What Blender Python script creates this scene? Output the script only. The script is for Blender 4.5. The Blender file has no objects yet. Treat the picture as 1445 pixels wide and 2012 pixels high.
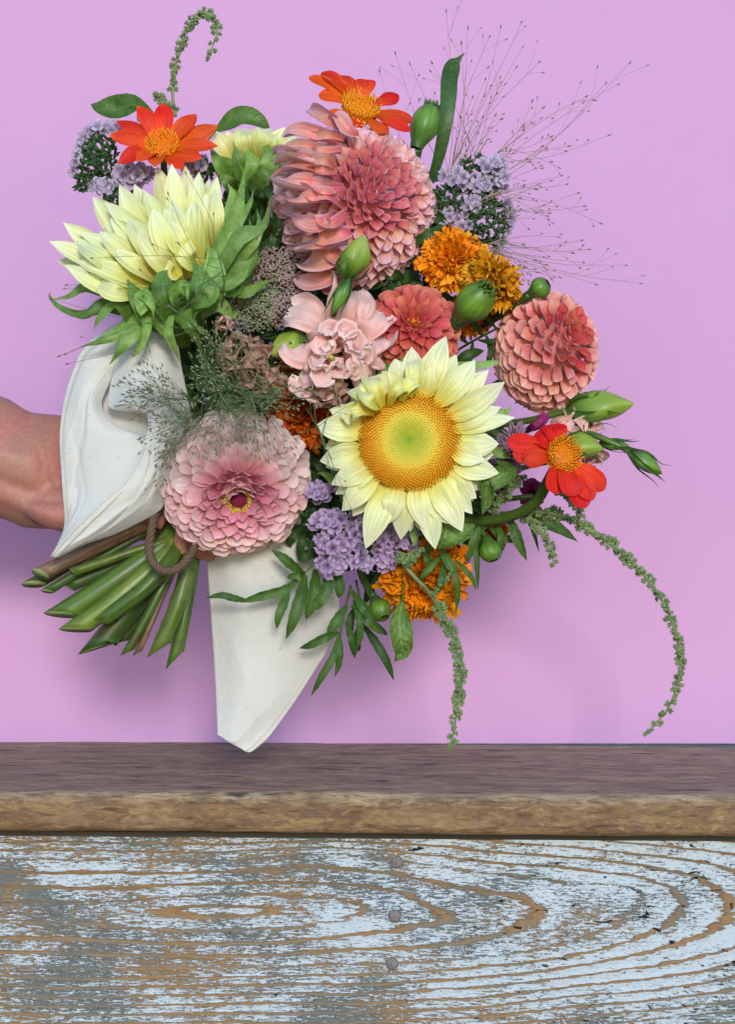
import bpy, math, random
import numpy as np
from mathutils import Vector, Matrix

random.seed(7)
RS = np.random.RandomState(11)
C = bpy.context.scene.collection
sc = bpy.context.scene

# ------------------------------------------------------------------ camera, world, sun, exposure
D = 1.2                 # metres from the lens to the plane of the bouquet
S = 1 / 3100.0          # metres per photo pixel on that plane
cam = bpy.data.cameras.new("camera")
camo = bpy.data.objects.new("camera", cam)
C.objects.link(camo)
camo.location = (0, -D, 0)
camo.rotation_euler = (math.radians(90), 0, 0)
cam.sensor_fit = 'VERTICAL'
cam.sensor_height = 24
cam.lens = 24 * D / (2012 * S)
cam.clip_start = 0.02
cam.clip_end = 100
sc.camera = camo

SUN_EL, SUN_AZ = math.radians(14), math.radians(6)      # azimuth: to the right of straight ahead of the bouquet
sd = Vector((math.sin(SUN_AZ) * math.cos(SUN_EL), -math.cos(SUN_AZ) * math.cos(SUN_EL), math.sin(SUN_EL)))
world = bpy.data.worlds.new("World")
sc.world = world
world.use_nodes = True
wn = world.node_tree
sky = wn.nodes.new("ShaderNodeTexSky")
sky.sky_type = 'NISHITA'
sky.sun_disc = False
sky.sun_elevation = SUN_EL
sky.sun_rotation = math.atan2(sd.x, sd.y)
sky.air_density = 1.0
sky.dust_density = 0.2
sky.ozone_density = 4.0
wn.links.new(sky.outputs[0], wn.nodes["Background"].inputs[0])
wn.nodes["Background"].inputs[1].default_value = 0.15
sun = bpy.data.lights.new("sun", 'SUN')
sun.energy = 1.1
sun.angle = math.radians(10)
sun.color = (1.0, 0.95, 0.87)
suno = bpy.data.objects.new("sun", sun)
C.objects.link(suno)
suno.rotation_euler = sd.to_track_quat('Z', 'Y').to_euler()
sc.view_settings.view_transform = 'Standard'
sc.view_settings.look = 'None'
sc.view_settings.gamma = 1
sc.view_settings.exposure = 0.84


# ------------------------------------------------------------------ helpers
def P(px, py, d=0.0):
    k = (D - d) / D * S
    return np.array(((px - 722.5) * k, -d, -(py - 1006) * k))


def PP(pts):
    return np.array([P(*p) for p in pts])


def nrm(v):
    v = np.asarray(v, float)
    return v / (np.linalg.norm(v) + 1e-12)


def crom(p, n):
    p = np.asarray(p, float)
    if p.ndim == 1:
        return crom(p[:, None], n)[:, 0]
    k = len(p)
    if k == 2:
        t = np.linspace(0, 1, n)[:, None]
        return p[0] * (1 - t) + p[1] * t
    q = np.vstack([2 * p[0] - p[1], p, 2 * p[-1] - p[-2]])
    t = np.linspace(0, k - 1 - 1e-9, n)
    i = t.astype(int)
    f = (t - i)[:, None]
    a, b, c, d = q[i], q[i + 1], q[i + 2], q[i + 3]
    return .5 * (2 * b + (c - a) * f + (2 * a - 5 * b + 4 * c - d) * f ** 2 + (3 * b - a - 3 * c + d) * f ** 3)


def tangents(p):
    t = np.gradient(p, axis=0)
    return t / (np.linalg.norm(t, axis=1, keepdims=True) + 1e-12)


class MB:
    def __init__(s):
        s.v, s.f, s.uv, s.mi, s.n = [], [], [], [], 0

    def add(s, v, f, uv, mi=0):
        v = np.asarray(v, float).reshape(-1, 3)
        s.v.append(v)
        s.uv.append(np.asarray(uv, float).reshape(-1, 2))
        for q in f:
            s.f.append(tuple(int(a) + s.n for a in q))
            s.mi.append(mi)
        s.n += len(v)

    def grid(s, g, uv=None, mi=0, wrap=False):
        n, m = g.shape[:2]
        if uv is None:
            a, b = np.meshgrid(np.linspace(0, 1, n), np.linspace(0, 1, m), indexing='ij')
            uv = np.stack([b, a], -1)
        f = []
        for i in range(n - 1):
            for j in range(m if wrap else m - 1):
                j2 = (j + 1) % m
                f.append((i * m + j, i * m + j2, (i + 1) * m + j2, (i + 1) * m + j))
        s.add(g.reshape(-1, 3), f, uv.reshape(-1, 2), mi)

    def tube(s, path, rad, sides=8, cap=True, mi=0, cut=0.0, n=None, ridge=0.0):
        path = np.asarray(path, float)
        if n:
            rad = crom(np.asarray(rad, float), n) if np.ndim(rad) else rad
            path = crom(path, n)
        k = len(path)
        rad = np.full(k, rad) if not np.ndim(rad) else np.asarray(rad, float)
        T = tangents(path)
        ref = np.array((0.13, -1, 0.21)) if abs(T[0] @ nrm((0.13, -1, 0.21))) < .95 else np.array((1., 0, 0))
        x = nrm(np.cross(T[0], ref))
        rings = []
        for i in range(k):
            x = nrm(x - T[i] * (x @ T[i]))
            y = np.cross(T[i], x)
            a = np.arange(sides) / sides * 2 * math.pi
            rr = rad[i] * (1 + ridge * np.cos(a * 5))
            ring = path[i] + rr[:, None] * (np.cos(a)[:, None] * x + np.sin(a)[:, None] * y)
            if cut and i == k - 1:
                ring = ring + (np.cos(a) * rad[i] * cut)[:, None] * T[i]
            rings.append(ring)
        g = np.array(rings)
        s.grid(g, mi=mi, wrap=True)
        if cap:
            b = s.n - k * sides
            s.f.append(tuple(b + j for j in range(sides))[::-1]); s.mi.append(mi)
            s.f.append(tuple(b + (k - 1) * sides + j for j in range(sides))); s.mi.append(mi if not cut else mi + 1)

    def drop(s, base, tip, r, sides=5, mi=0, v=(0, 1)):
        """a pointed seed or bead: tapered at both ends"""
        base, tip = np.asarray(base, float), np.asarray(tip, float)
        T = nrm(tip - base)
        x = nrm(np.cross(T, (0.3, 0.5, 0.81) if abs(T @ nrm((0.3, 0.5, 0.81))) < .9 else (1, 0, 0)))
        y = np.cross(T, x)
        L = np.linalg.norm(tip - base)
        a = np.arange(sides) / sides * 2 * math.pi
        vs = [base]
        uv = [(0, v[0])]
        for t, q in ((.3, 1), (.68, .8)):
            for b in a:
                vs.append(base + T * L * t + r * q * (math.cos(b) * x + math.sin(b) * y))
                uv.append((0, v[0] + (v[1] - v[0]) * t))
        vs.append(tip)
        uv.append((0, v[1]))
        f = []
        for j in range(sides):
            j2 = (j + 1) % sides
            f.append((0, 1 + j2, 1 + j))
            f.append((1 + j, 1 + j2, 1 + sides + j2, 1 + sides + j))
            f.append((1 + sides + j, 1 + sides + j2, 1 + 2 * sides))
        s.add(vs, f, uv, mi)

    def mesh(s, name, mats, smooth=True, origin=None):
        v = np.vstack(s.v)
        if origin is not None:
            v = v - np.asarray(origin)
        me = bpy.data.meshes.new(name)
        me.from_pydata(v.tolist(), [], s.f)
        uv = np.vstack(s.uv)
        lay = me.uv_layers.new(name="UVMap")
        li = np.empty(len(me.loops), dtype=np.int32)
        me.loops.foreach_get("vertex_index", li)
        lay.data.foreach_set("uv", uv[li].astype(np.float32).ravel())
        for m in (mats if isinstance(mats, (list, tuple)) else [mats]):
            me.materials.append(m)
        me.polygons.foreach_set("material_index", np.array(s.mi, dtype=np.int32))
        if smooth:
            me.polygons.foreach_set("use_smooth", np.ones(len(s.f), dtype=bool))
        me.update()
        return me


MW = {}                                     # world matrices of things


def tag(o, label=None, cat=None, group=None, kind=None):
    if label: o['label'] = label
    if cat: o['category'] = cat
    if group: o['group'] = group
    if kind: o['kind'] = kind
    return o


def thing(name, label, cat, loc, axis=None, group=None):
    """an Empty; its local Z is the way the thing faces (right, up, towards the viewer)"""
    o = bpy.data.objects.new(name, None)
    o.empty_display_size = 0.01
    C.objects.link(o)
    if axis is None:
        M = Matrix.Translation(Vector(loc))
    else:
        z = Vector((axis[0], -axis[2], axis[1])).normalized()
        x = Vector((0, 0, 1)).cross(z)
        if x.length < .05: x = Vector((1, 0, 0))
        x.normalize()
        y = z.cross(x)
        M = Matrix((x, y, z)).transposed().to_4x4()
        M.translation = Vector(loc)
    o.matrix_world = M
    MW[o] = M.copy()
    return tag(o, label, cat, group)


def put(name, me, parent=None, M=None):
    o = bpy.data.objects.new(name, me)
    C.objects.link(o)
    if parent is not None:
        o.parent = parent
    if M is not None:
        o.matrix_basis = M
    return o


def putw(name, mb, mats, parent=None, origin=None, smooth=True):
    """link a mesh given in world coordinates, as a top-level thing or as a part of parent"""
    v = mb.v[0]
    if origin is None:
        origin = v[0]
    me = mb.mesh(name, mats, smooth, origin)
    T = Matrix.Translation(Vector(origin))
    if parent is None:
        o = put(name, me, None, T)
        MW[o] = T
        return o
    o = put(name, me, parent, MW[parent].inverted() @ T)
    MW[o] = T
    return o


def tolocal(th, pts):
    Mi = MW[th].inverted()
    return np.array([tuple(Mi @ Vector(p)) for p in pts])


PROF = {
    'leaf': ((0, .1), (.12, .42), (.28, .85), (.42, 1), (.6, .9), (.78, .58), (.9, .28), (1, .02)),
    'lance': ((0, .30), (.12, .58), (.3, .92), (.5, 1), (.7, .80), (.86, .46), (1, .02)),
    'bract': ((0, 1), (.2, 1), (.4, .85), (.6, .55), (.8, .25), (1, .02)),
    'point': ((0, .45), (.15, .7), (.35, .95), (.55, 1), (.72, .88), (.86, .55), (.95, .22), (1, .02)),
    'round': ((0, .3), (.2, .55), (.45, .88), (.65, 1), (.8, .96), (.9, .74), (.97, .4), (1, .06)),
    'spoon': ((0, .45), (.2, .72), (.45, .94), (.68, 1), (.82, .93), (.91, .74), (.96, .5), (.99, .24), (1, .05)),
    'fan': ((0, .18), (.25, .45), (.5, .78), (.72, 1), (.86, 1), (.94, .86), (1, .62)),
    'blade': ((0, .45), (.2, .75), (.45, 1), (.68, 1), (.78, .8), (.86, .32), (.94, .14), (1, .03)),
}


def ribbon(path, W, prof='leaf', n=12, ns=5, nr=(0, -1, 0), cup=.3, serr=0.0, freq=9, ruf=0.0, rf=3, roll=0.0, ph=0.0, fold=0.0,
           frill=0.0):
    t = np.linspace(0, 1, n)
    if prof in ('spoon', 'round', 'fan'):
        t = 1 - (1 - t) ** 1.7               # more rows where the tip rounds off
    fine = crom(np.asarray(path, float), 80)
    path = np.stack([np.interp(t, np.linspace(0, 1, 80), fine[:, q]) for q in range(3)], 1)
    T = tangents(fine)
    T = np.stack([np.interp(t, np.linspace(0, 1, 80), T[:, q]) for q in range(3)], 1)
    T /= np.linalg.norm(T, axis=1, keepdims=True) + 1e-12
    pr = np.array(PROF[prof])
    w = W * np.interp(t, pr[:, 0], pr[:, 1])
    if serr:
        w = w * (1 - serr * ((t * freq) % 1.0))
    s = np.linspace(-1, 1, ns)
    nr = nrm(nr)
    g = np.zeros((n, ns, 3))
    for i in range(n):
        X = nrm(np.cross(T[i], nr))
        N = np.cross(X, T[i])
        if roll:
            a = roll * t[i]
            X, N = X * math.cos(a) + N * math.sin(a), N * math.cos(a) - X * math.sin(a)
        c = cup if abs(cup) > 1e-3 else 1e-3
        x = np.sin(c * s) / c * w[i]
        h = (1 - np.cos(c * s)) / c * w[i]
        if fold:
            h = h + fold * np.abs(s) * w[i]
        if ruf:
            h = h + ruf * w[i] * np.sin(s * rf * 2 + ph + 4 * t[i]) * (abs(s) ** 1.0) * min(1, t[i] * 1.5)
            h = h + ruf * .8 * w[i] * np.cos(t[i] * rf * 3 + ph * 1.7 + s) * s * s
        off = 0
        if frill and i >= n - 3:
            off = (frill * W * np.sin(np.arange(ns) * 2.6 + ph) * (i - n + 4) / 3)[:, None] * T[i][None]
            h = h + frill * W * np.cos(np.arange(ns) * 3.1 + ph) * (i - n + 4) / 3
        g[i] = path[i] + x[:, None] * X + h[:, None] * N + off
    return g


def lpetal(L, W, prof, cup=.6, curl=.4, p=1.5, n=9, ns=5, e0=0.0, **k):
    """petal in its own frame: grows along +Y, face towards +Z"""
    m = 14
    t = np.linspace(0, 1, m)
    th = e0 + curl * t ** p
    y = np.concatenate([[0], np.cumsum(np.cos(th[1:]) * L / (m - 1))])
    z = np.concatenate([[0], np.cumsum(np.sin(th[1:]) * L / (m - 1))])
    path = np.stack([y * 0, y, z], 1)
    return ribbon(path, W, prof, n, ns, (0, 0, 1), cup, **k)


def pm(phi, r, h, el, sx=1, sy=1, tw=0.0, off=(0, 0)):
    c, s = math.cos(phi), math.sin(phi)
    rad = Vector((c, s, 0))
    Y = rad * math.cos(el) + Vector((0, 0, math.sin(el)))
    X = Vector((s, -c, 0))
    Z = X.cross(Y)
    if tw:
        X, Z = X * math.cos(tw) + Z * math.sin(tw), Z * math.cos(tw) - X * math.sin(tw)
    M = Matrix((X * sx, Y * sy, Z * sx)).transposed().to_4x4()
    M.translation = rad * r + Vector((off[0], off[1], h))
    return M


def jit(a):
    return random.uniform(-a, a)


# ------------------------------------------------------------------ materials
def newmat(name):
    m = bpy.data.materials.new(name)
    m.use_nodes = True
    nt = m.node_tree
    nt.nodes.clear()
    out = nt.nodes.new("ShaderNodeOutputMaterial")
    return m, nt, out


def nd(nt, typ, **kw):
    n = nt.nodes.new(typ)
    for k, v in kw.items():
        setattr(n, k, v)
    return n


def setin(nt, sock, val):
    if hasattr(val, 'is_output'):
        nt.links.new(val, sock)
    else:
        sock.default_value = val


def mth(nt, op, a, b=None, c=None, clamp=False):
    n = nd(nt, "ShaderNodeMath", operation=op, use_clamp=clamp)
    setin(nt, n.inputs[0], a)
    if b is not None: setin(nt, n.inputs[1], b)
    if c is not None: setin(nt, n.inputs[2], c)
    return n.outputs[0]


def mixc(nt, fac, a, b, blend='MIX'):
    n = nd(nt, "ShaderNodeMix", data_type='RGBA', blend_type=blend)
    setin(nt, n.inputs[0], fac)
    for i, v in ((6, a), (7, b)):
        if isinstance(v, (tuple, list)):
            v = tuple(v) + (1,) if len(v) == 3 else v
        setin(nt, n.inputs[i], v)
    return n.outputs[2]


def ramp(nt, fac, stops, interp='LINEAR'):
    n = nd(nt, "ShaderNodeValToRGB")
    n.color_ramp.interpolation = interp
    e = n.color_ramp.elements
    while len(e) < len(stops): e.new(0.5)
    for i, (p, c) in enumerate(stops):
        e[i].position = p
        e[i].color = (c, c, c, 1) if not isinstance(c, (tuple, list)) else tuple(c) + (1,)
    setin(nt, n.inputs[0], fac)
    return n.outputs[0]


def noise(nt, vec, scale, detail=2, rough=.5, dist=0.0):
    n = nd(nt, "ShaderNodeTexNoise")
    n.inputs["Scale"].default_value = scale
    n.inputs["Detail"].default_value = detail
    n.inputs["Roughness"].default_value = rough
    n.inputs["Distortion"].default_value = dist
    if vec is not None: nt.links.new(vec, n.inputs["Vector"])
    return n.outputs[0]


def vmul(nt, vec, s):
    n = nd(nt, "ShaderNodeVectorMath", operation='MULTIPLY')
    nt.links.new(vec, n.inputs[0])
    n.inputs[1].default_value = s
    return n.outputs[0]


def vadd(nt, a, b):
    n = nd(nt, "ShaderNodeVectorMath", operation='ADD')
    setin(nt, n.inputs[0], a)
    setin(nt, n.inputs[1], b)
    return n.outputs[0]


def bump(nt, h, strength, dist=.001):
    b = nd(nt, "ShaderNodeBump")
    b.inputs["Strength"].default_value = strength
    b.inputs["Distance"].default_value = dist
    nt.links.new(h, b.inputs["Height"])
    return b.outputs[0]


def princ(nt, col, rough=.5, normal=None, spec=.4, sheen=0.0):
    p = nd(nt, "ShaderNodeBsdfPrincipled")
    setin(nt, p.inputs["Base Color"], col if hasattr(col, 'is_output') else tuple(col) + (1,))
    setin(nt, p.inputs["Roughness"], rough)
    p.inputs["Specular IOR Level"].default_value = spec
    if sheen: p.inputs["Sheen Weight"].default_value = sheen
    if normal is not None: nt.links.new(normal, p.inputs["Normal"])
    return p


def petal_mat(name, stops, edge=None, vs=16, vein=.18, trans=.25, rough=.5, hue=.012, val=.12, blotch=None, spec=.3, bmp=.25):
    """colour runs along the petal (V of the petal's own unwrap), veins along it, rim colour across it"""
    m, nt, out = newmat(name)
    uv = nd(nt, "ShaderNodeUVMap", uv_map="UVMap").outputs[0]
    oi = nd(nt, "ShaderNodeObjectInfo")
    sep = nd(nt, "ShaderNodeSeparateXYZ")
    nt.links.new(uv, sep.inputs[0])
    u, v = sep.outputs[0], sep.outputs[1]
    rnd = oi.outputs["Random"]
    comb = nd(nt, "ShaderNodeCombineXYZ")
    nt.links.new(mth(nt, 'MULTIPLY', u, float(vs)), comb.inputs[0])
    nt.links.new(mth(nt, 'MULTIPLY', v, 1.6), comb.inputs[1])
    nt.links.new(mth(nt, 'MULTIPLY', rnd, 37.0), comb.inputs[2])
    vn = noise(nt, comb.outputs[0], 1.0, 3, .6)
    c2 = vmul(nt, uv, (2.0, 2.5, 0))
    c2 = vadd(nt, c2, comb.outputs[0])
    big = noise(nt, vmul(nt, c2, (.35, .8, 1)), 1.5, 2)
    vv = mth(nt, 'ADD', v, mth(nt, 'MULTIPLY', mth(nt, 'SUBTRACT', big, .5), .35))
    col = ramp(nt, vv, stops)
    if edge:
        ec, e0, amt = edge
        a = mth(nt, 'ABSOLUTE', mth(nt, 'MULTIPLY', mth(nt, 'SUBTRACT', u, .5), 2.0))
        tipd = mth(nt, 'MULTIPLY', v, 1.02)
        a = mth(nt, 'MAXIMUM', a, tipd)
        a = mth(nt, 'ADD', a, mth(nt, 'MULTIPLY', mth(nt, 'SUBTRACT', vn, .5), .25))
        f = ramp(nt, a, [(e0, 0.0), (1.0, amt)])
        col = mixc(nt, f, col, ec)
    col = mixc(nt, ramp(nt, vn, [(.3, vein), (.62, 0.0)]), col, (.12, .08, .05), 'MULTIPLY')
    if blotch:
        col = mixc(nt, ramp(nt, big, [(.52, 0.0), (.7, .6)]), col, blotch)
    hsv = nd(nt, "ShaderNodeHueSaturation")
    nt.links.new(mth(nt, 'ADD', mth(nt, 'MULTIPLY', mth(nt, 'SUBTRACT', rnd, .5), 2 * hue), .5), hsv.inputs["Hue"])
    r2 = mth(nt, 'FRACT', mth(nt, 'MULTIPLY', rnd, 13.7))
    nt.links.new(mth(nt, 'ADD', mth(nt, 'MULTIPLY', r2, 2 * val), 1 - val), hsv.inputs["Value"])
    nt.links.new(col, hsv.inputs["Color"])
    col = hsv.outputs[0]
    nb = bump(nt, vn, bmp, .0012)
    p = princ(nt, col, rough, nb, spec)
    if trans:
        t = nd(nt, "ShaderNodeBsdfTranslucent")
        nt.links.new(col, t.inputs[0])
        nt.links.new(nb, t.inputs[1])
        mx = nd(nt, "ShaderNodeMixShader")
        mx.inputs[0].default_value = trans * .55
        nt.links.new(p.outputs[0], mx.inputs[1])
        nt.links.new(t.outputs[0], mx.inputs[2])
        nt.links.new(mx.outputs[0], out.inputs[0])
    else:
        nt.links.new(p.outputs[0], out.inputs[0])
    return m


def leaf_mat(name, c0, c1, rib=(.22, .32, .1), rough=.45, trans=.18, scale=300, bmp=.4, val=.2, vs=14, ribw=.07):
    m, nt, out = newmat(name)
    uv = nd(nt, "ShaderNodeUVMap", uv_map="UVMap").outputs[0]
    tc = nd(nt, "ShaderNodeTexCoord").outputs["Object"]
    oi = nd(nt, "ShaderNodeObjectInfo")
    sep = nd(nt, "ShaderNodeSeparateXYZ")
    nt.links.new(uv, sep.inputs[0])
    u, v = sep.outputs[0], sep.outputs[1]
    au = mth(nt, 'ABSOLUTE', mth(nt, 'SUBTRACT', u, .5))
    n1 = noise(nt, tc, scale, 3, .6)
    n2 = noise(nt, tc, scale * .22, 2)
    col = mixc(nt, ramp(nt, n2, [(.3, 0.0), (.7, 1.0)]), c0, c1)
    # side veins: slanted waves off the midrib
    sv = mth(nt, 'SINE', mth(nt, 'MULTIPLY', mth(nt, 'SUBTRACT', v, mth(nt, 'MULTIPLY', au, .35)), float(vs) * 6.28))
    svf = ramp(nt, sv, [(.86, 0.0), (1.0, .35)])
    col = mixc(nt, svf, col, rib)
    rf = ramp(nt, au, [(ribw * .35, .75), (ribw, 0.0)])
    col = mixc(nt, rf, col, rib)
    col = mixc(nt, ramp(nt, n1, [(.35, .35), (.6, 0.0)]), col, (.25, .3, .2), 'MULTIPLY')
    hsv = nd(nt, "ShaderNodeHueSaturation")
    nt.links.new(mth(nt, 'ADD', mth(nt, 'MULTIPLY', oi.outputs["Random"], 2 * val), 1 - val), hsv.inputs["Value"])
    nt.links.new(col, hsv.inputs["Color"])
    col = hsv.outputs[0]
    hh = mth(nt, 'ADD', n1, mth(nt, 'MULTIPLY', sv, -.15))
    nb = bump(nt, hh, bmp, .001)
    p = princ(nt, col, rough, nb, .4)
    t = nd(nt, "ShaderNodeBsdfTranslucent")
    nt.links.new(mixc(nt, 1.0, col, (1.0, 1.0, .5), 'MULTIPLY'), t.inputs[0])
    mx = nd(nt, "ShaderNodeMixShader")
    mx.inputs[0].default_value = trans
    nt.links.new(p.outputs[0], mx.inputs[1])
    nt.links.new(t.outputs[0], mx.inputs[2])
    nt.links.new(mx.outputs[0], out.inputs[0])
    return m


def plain(name, c0, c1, scale=200, rough=.5, bmp=.3, spec=.35, stretch=(1, 1, 1), val=.0, fine=None):
    m, nt, out = newmat(name)
    tc = nd(nt, "ShaderNodeTexCoord").outputs["Object"]
    n1 = noise(nt, vmul(nt, tc, stretch), scale, 4, .6)
    col = mixc(nt, ramp(nt, n1, [(.32, 0.0), (.68, 1.0)]), c0, c1)
    if val:
        oi = nd(nt, "ShaderNodeObjectInfo")
        hsv = nd(nt, "ShaderNodeHueSaturation")
        nt.links.new(mth(nt, 'ADD', mth(nt, 'MULTIPLY', oi.outputs["Random"], 2 * val), 1 - val), hsv.inputs["Value"])
        nt.links.new(col, hsv.inputs["Color"])
        col = hsv.outputs[0]
    p = princ(nt, col, rough, bump(nt, n1, bmp, .001), spec)
    nt.links.new(p.outputs[0], out.inputs[0])
    return m


def stem_mat(name, c0, c1, rough=.36):
    """streaks along the stem: V of its unwrap runs along it"""
    m, nt, out = newmat(name)
    uv = nd(nt, "ShaderNodeUVMap", uv_map="UVMap").outputs[0]
    oi = nd(nt, "ShaderNodeObjectInfo")
    tc = nd(nt, "ShaderNodeTexCoord").outputs["Object"]
    cc = nd(nt, "ShaderNodeCombineXYZ")
    nt.links.new(mth(nt, 'MULTIPLY', oi.outputs["Random"], 50.0), cc.inputs[2])
    vv = vadd(nt, vmul(nt, uv, (7, 3.0, 0)), cc.outputs[0])
    n1 = noise(nt, vv, 1.0, 4, .65)
    n2 = noise(nt, tc, 90, 3)
    col = mixc(nt, ramp(nt, n1, [(.32, 0.0), (.66, 1.0)]), c0, c1)
    col = mixc(nt, ramp(nt, n2, [(.56, 0.0), (.70, .6)]), col, (.08, .05, .022))
    hsv = nd(nt, "ShaderNodeHueSaturation")
    nt.links.new(mth(nt, 'ADD', mth(nt, 'MULTIPLY', oi.outputs["Random"], .4), .8), hsv.inputs["Value"])
    nt.links.new(col, hsv.inputs["Color"])
    p = princ(nt, hsv.outputs[0], rough, bump(nt, n1, .35, .001), .4)
    nt.links.new(p.outputs[0], out.inputs[0])
    return m


M = {}
M['dahlia'] = petal_mat('dahlia_petal', [(0, (.66, .10, .11)), (.25, (.85, .26, .22)), (.55, (.93, .47, .36)), (.82, (.92, .48, .46)), (1, (.92, .66, .68))],
                        edge=((.90, .60, .69), .62, .95), vein=.38, vs=13, trans=.3)
M['dahlia_in'] = petal_mat('dahlia_inner_petal', [(0, (.52, .06, .10)), (.5, (.80, .24, .25)), (1, (.88, .42, .46))],
                           edge=((.84, .52, .64), .72, .8), vein=.25, vs=12)
M['ball'] = petal_mat('ball_dahlia_petal', [(0, (.62, .12, .11)), (.35, (.80, .28, .24)), (.7, (.87, .43, .36)), (1, (.90, .60, .53))],
                      edge=((.90, .62, .50), .84, .75), vein=.2, vs=12)
M['coral'] = petal_mat('coral_petal', [(0, (.45, .04, .04)), (.35, (.66, .10, .08)), (.8, (.76, .19, .15)), (1, (.80, .29, .23))],
                       edge=((.84, .40, .34), .88, .5), vein=.22, vs=12)
M['zinnia'] = petal_mat('zinnia_petal', [(0, (.62, .12, .2)), (.3, (.80, .27, .36)), (.7, (.86, .42, .48)), (1, (.86, .58, .58))],
                        edge=((.84, .66, .60), .86, .6), vein=.18, vs=16)
M['zinnia_out'] = petal_mat('zinnia_outer_petal', [(0, (.74, .25, .33)), (.4, (.85, .42, .47)), (.75, (.87, .56, .58)), (1, (.85, .66, .64))],
                            edge=((.78, .64, .55), .88, .55), vein=.2, vs=16)
M['zinnia_pale'] = petal_mat('zinnia_pale_petal', [(0, (.72, .30, .36)), (.35, (.80, .50, .52)), (.7, (.84, .66, .66)), (1, (.84, .74, .72))],
                        edge=((.72, .66, .58), .88, .5), vein=.22, vs=16)
M['cream'] = petal_mat('cream_sunflower_petal', [(0, (.86, .68, .06)), (.22, (.87, .82, .20)), (.5, (.88, .90, .42)), (1, (.88, .91, .64))],
                       vein=.30, vs=9, hue=.008, val=.07, trans=.22)
M['yellow'] = petal_mat('soft_yellow_petal', [(0, (.74, .66, .08)), (.3, (.84, .83, .22)), (.65, (.87, .90, .40)), (1, (.86, .92, .62))],
                        vein=.3, vs=9, hue=.01, val=.08, trans=.22)
M['tith'] = petal_mat('orange_red_petal', [(0, (.84, .16, .006)), (.35, (.82, .070, .004)), (.85, (.76, .045, .006)), (1, (.80, .11, .01))],
                      vein=.45, vs=10, hue=.010, val=.13, trans=.15, rough=.6)
M['tith_back'] = M['tith']
M['red'] = petal_mat('scarlet_petal', [(0, (.78, .06, .004)), (.4, (.78, .020, .006)), (1, (.66, .012, .008))],
                     vein=.42, vs=10, hue=.006, val=.12, trans=.12, rough=.65)
M['mari'] = petal_mat('marigold_petal', [(0, (.70, .12, .002)), (.4, (.93, .27, .003)), (1, (.97, .36, .006))],
                      vein=.2, vs=8, hue=.012, val=.12, trans=.15)
M['mari2'] = petal_mat('amber_marigold_petal', [(0, (.55, .16, .003)), (.5, (.78, .32, .006)), (1, (.84, .40, .02))],
                       vein=.3, vs=8, hue=.012, val=.15, trans=.12)
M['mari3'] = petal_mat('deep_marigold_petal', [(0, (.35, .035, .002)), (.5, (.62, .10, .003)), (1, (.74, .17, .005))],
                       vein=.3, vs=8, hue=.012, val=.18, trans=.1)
M['lis'] = petal_mat('pale_pink_petal', [(0, (.62, .50, .22)), (.2, (.90, .50, .44)), (.6, (.95, .66, .62)), (1, (.96, .81, .79))],
                     vein=.14, vs=12, hue=.008, val=.06, trans=.28, blotch=(.88, .50, .46))
M['beige'] = petal_mat('faded_beige_petal', [(0, (.30, .18, .10)), (.5, (.46, .27, .20)), (1, (.54, .35, .29))],
                       vein=.3, vs=12, val=.15, trans=.15, blotch=(.36, .26, .14))
M['statice'] = petal_mat('statice_floret', [(0, (.36, .20, .36)), (.5, (.50, .37, .62)), (1, (.66, .54, .78))],
                         vein=.25, vs=8, hue=.02, val=.14, trans=.3, bmp=.5)
M['statice_pale'] = petal_mat('pale_statice_floret', [(0, (.36, .26, .38)), (.5, (.54, .46, .62)), (1, (.70, .63, .78))],
                              vein=.25, vs=8, hue=.02, val=.14, trans=.3, bmp=.5)
M['magenta'] = petal_mat('magenta_petal', [(0, (.14, .005, .05)), (.5, (.26, .015, .11)), (1, (.42, .06, .22))], vein=.2, trans=.1)
M['mauve'] = petal_mat('mauve_bristle', [(0, (.16, .06, .08)), (.5, (.34, .18, .24)), (1, (.62, .46, .58))], vein=.2, trans=.15)
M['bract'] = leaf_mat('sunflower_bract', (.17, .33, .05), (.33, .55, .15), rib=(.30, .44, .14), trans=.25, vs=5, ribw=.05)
M['bract_d'] = leaf_mat('dark_bract', (.10, .22, .035), (.22, .40, .08), rib=(.22, .36, .10), trans=.2, vs=5, ribw=.05)  # darker green for some of the bracts and the calyx cups
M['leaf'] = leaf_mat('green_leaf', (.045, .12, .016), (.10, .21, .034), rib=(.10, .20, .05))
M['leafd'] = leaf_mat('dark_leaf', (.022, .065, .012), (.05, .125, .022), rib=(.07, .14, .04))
M['leafl'] = leaf_mat('crinkled_leaf', (.10, .21, .03), (.20, .34, .07), rib=(.26, .40, .12), scale=420, bmp=1.0, vs=8)
M['blade'] = leaf_mat('blade_leaf', (.030, .085, .016), (.05, .12, .022), rib=(.05, .12, .03), vs=1, ribw=.05, trans=.1)
M['budg'] = petal_mat('bud_green', [(0, (.04, .11, .025)), (.35, (.09, .22, .025)), (.7, (.16, .34, .035)), (1, (.09, .19, .03))],
                      vein=.45, vs=22, trans=.05, val=.1, rough=.4, spec=.45)
M['budy'] = petal_mat('bud_lime', [(0, (.09, .20, .03)), (.3, (.20, .36, .04)), (.7, (.34, .48, .06)), (1, (.40, .52, .10))],
                      vein=.35, vs=10, trans=.15, val=.1, rough=.4, spec=.45)
M['stem'] = stem_mat('green_stem', (.040, .090, .012), (.105, .185, .030))
M['stemd'] = stem_mat('dark_stem', (.022, .055, .010), (.055, .115, .022))
M['stemb'] = stem_mat('brown_stem', (.11, .06, .035), (.26, .16, .10))
M['stemy'] = stem_mat('yellow_green_stem', (.07, .125, .016), (.17, .235, .038))
M['cutface'] = plain('cut_stem_face', (.22, .30, .08), (.40, .46, .20), 900, .7)
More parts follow.
